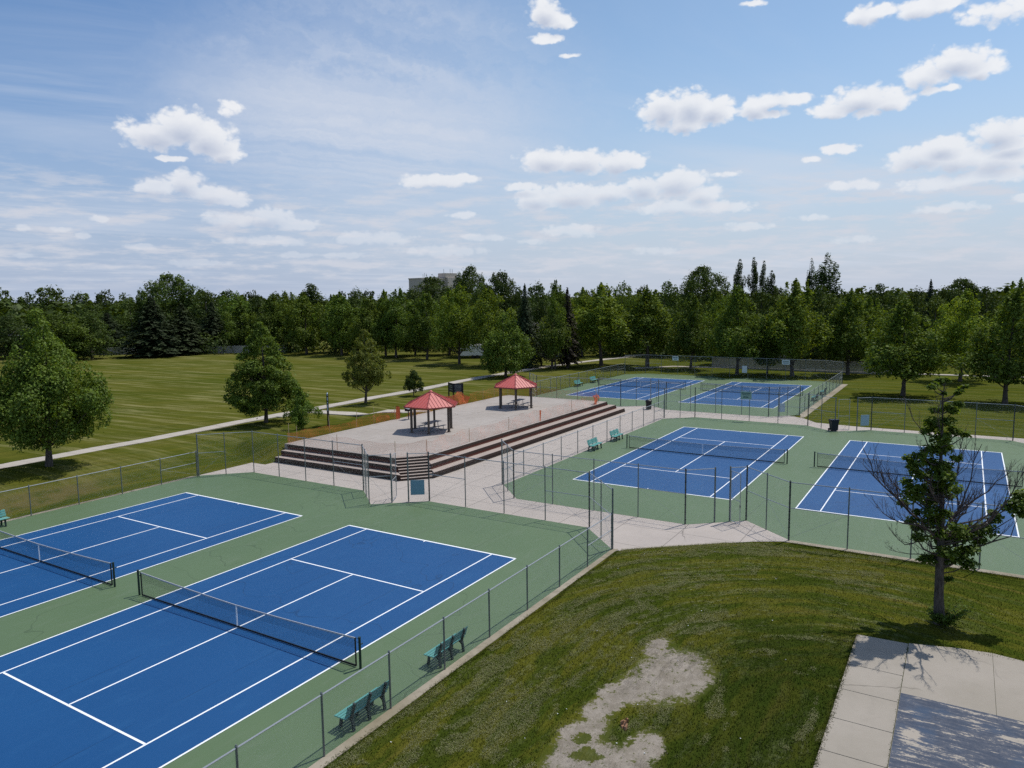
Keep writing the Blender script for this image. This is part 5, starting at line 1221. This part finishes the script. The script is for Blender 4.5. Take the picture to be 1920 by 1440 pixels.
shade=nt.m('SUBTRACT',nt.ss(nt.m('SUBTRACT',d1,nt.m('MULTIPLY',n2,.12)),.10,1.15),nt.m('MULTIPLY',nt.m('SUBTRACT',.45,vo),.22),clamp=True)
# cirrus veils on a flat layer
zc=nt.m('MAXIMUM',nt.m('ADD',gs[2],.04),.02); pl=nt.comb(nt.m('DIVIDE',gs[0],zc),nt.m('DIVIDE',gs[1],zc),0)
rot=t.nodes.new('ShaderNodeVectorRotate'); rot.rotation_type='Z_AXIS'; nt.l.new(pl,rot.inputs['Vector']); rot.inputs['Angle'].default_value=rad(25)
ci=nt.noise(nt.vm('MULTIPLY',rot.outputs[0],(.30,1.05,1)),1.0,7,.6,.8)
ci2=nt.noise(nt.vm('MULTIPLY',rot.outputs[0],(.22,.22,1)),1.0,3,.5)
veil=nt.m('MULTIPLY',nt.ss(ci,.38,.72),nt.ss(ci2,.38,.62))
# broad thin veil over the upper middle of the view
bv=nt.t.nodes.new('ShaderNodeVectorMath'); bv.operation='MULTIPLY_ADD'; nt.l.new(nt.vm('ADD',base,nt.vm('MULTIPLY',nv,(.10,.05,0))),bv.inputs[0]); bv.inputs[1].default_value=(1/.30,1/.19,0); bv.inputs[2].default_value=(-.72/.30,-.24/.19,0)
bm=nt.m('SUBTRACT',1.,nt.ss(nt.vm('LENGTH',bv.outputs[0]),.25,1.25))
veil=nt.m('MAXIMUM',nt.m('MULTIPLY',veil,.6),nt.m('MULTIPLY',bm,nt.m('ADD',.16,nt.m('MULTIPLY',nt.ss(nt.noise(nt.vm('ADD',nt.vm('MULTIPLY',rot.outputs[0],(.20,.62,1)),nt.vm('SCALE',nv,scale=.25)),1.,6,.58,1.6),.28,.72),.80))))
# small scattered cloudlets low over the horizon
lo=nt.noise(nt.comb(nt.m('MULTIPLY',az,15.),nt.m('MULTIPLY',el,75.),7.),1.,6,.62)
band=nt.m('MULTIPLY',nt.ss(el,.004,.04),nt.m('SUBTRACT',1.,nt.ss(el,.10,.19)))
low=nt.m('MULTIPLY',nt.m('MULTIPLY',nt.ss(lo,.44,.66),band),.75)
SK=1.0
azr=nt.ss(az,1.05,.35); HORIZ=nt.mix(azr,HZL,HZR)
skc=nt.mix(1.,sk.outputs[0],nt.mix(azr,SKL,SKR),'MULTIPLY')
hz=nt.m('SUBTRACT',1.,nt.ss(el,-.02,.42)); skc=nt.mix(nt.m('MULTIPLY',nt.m('POWER',hz,1.6),.93),skc,HORIZ)
c=nt.mix(veil,skc,VEIL)
c=nt.mix(low,c,LOWC)
cl=nt.mix(shade,CLB,CLD); cl=nt.mix(nt.m('MULTIPLY',nt.ss(el,.30,.02),.30),cl,HORIZ)
ab=nt.m('MULTIPLY',alpha,.96)
c=nt.mix(ab,c,cl)
# below the horizon: dull ground colour
c=nt.mix(nt.ss(el,-.002,-.02),c,GRD)
nt.l.new(c,bg.inputs[0]); bg.inputs[1].default_value=BGS; nt.l.new(bg.outputs[0],out.inputs[0])
w.cycles.sampling_method='MANUAL'; w.cycles.sample_map_resolution=512

SC.render.engine='CYCLES'; cy=SC.cycles
cy.max_bounces=6; cy.diffuse_bounces=3; cy.glossy_bounces=2; cy.transmission_bounces=3; cy.transparent_max_bounces=6; cy.caustics_reflective=False; cy.caustics_refractive=False
cy.use_adaptive_sampling=True; cy.adaptive_threshold=.02; cy.use_denoising=False
SC.view_settings.view_transform='Standard'; SC.view_settings.look='None'; SC.view_settings.gamma=1; SC.view_settings.exposure=EXPO
def haze():
    m=D.materials.new('thin_haze'); m.use_nodes=True; t=m.node_tree; t.nodes.clear(); o=t.nodes.new('ShaderNodeOutputMaterial'); v=t.nodes.new('ShaderNodeVolumePrincipled')
    v.inputs['Color'].default_value=(.80,.87,1,1); v.inputs['Density'].default_value=HAZE; v.inputs['Anisotropy'].default_value=.3; t.links.new(v.outputs[0],o.inputs[1])
    tag(MB().box(-600,-700,-1.5,2300,2300,40).build('haze',m),'thin pale haze over the park',kind='stuff')
if HAZE>0: haze()
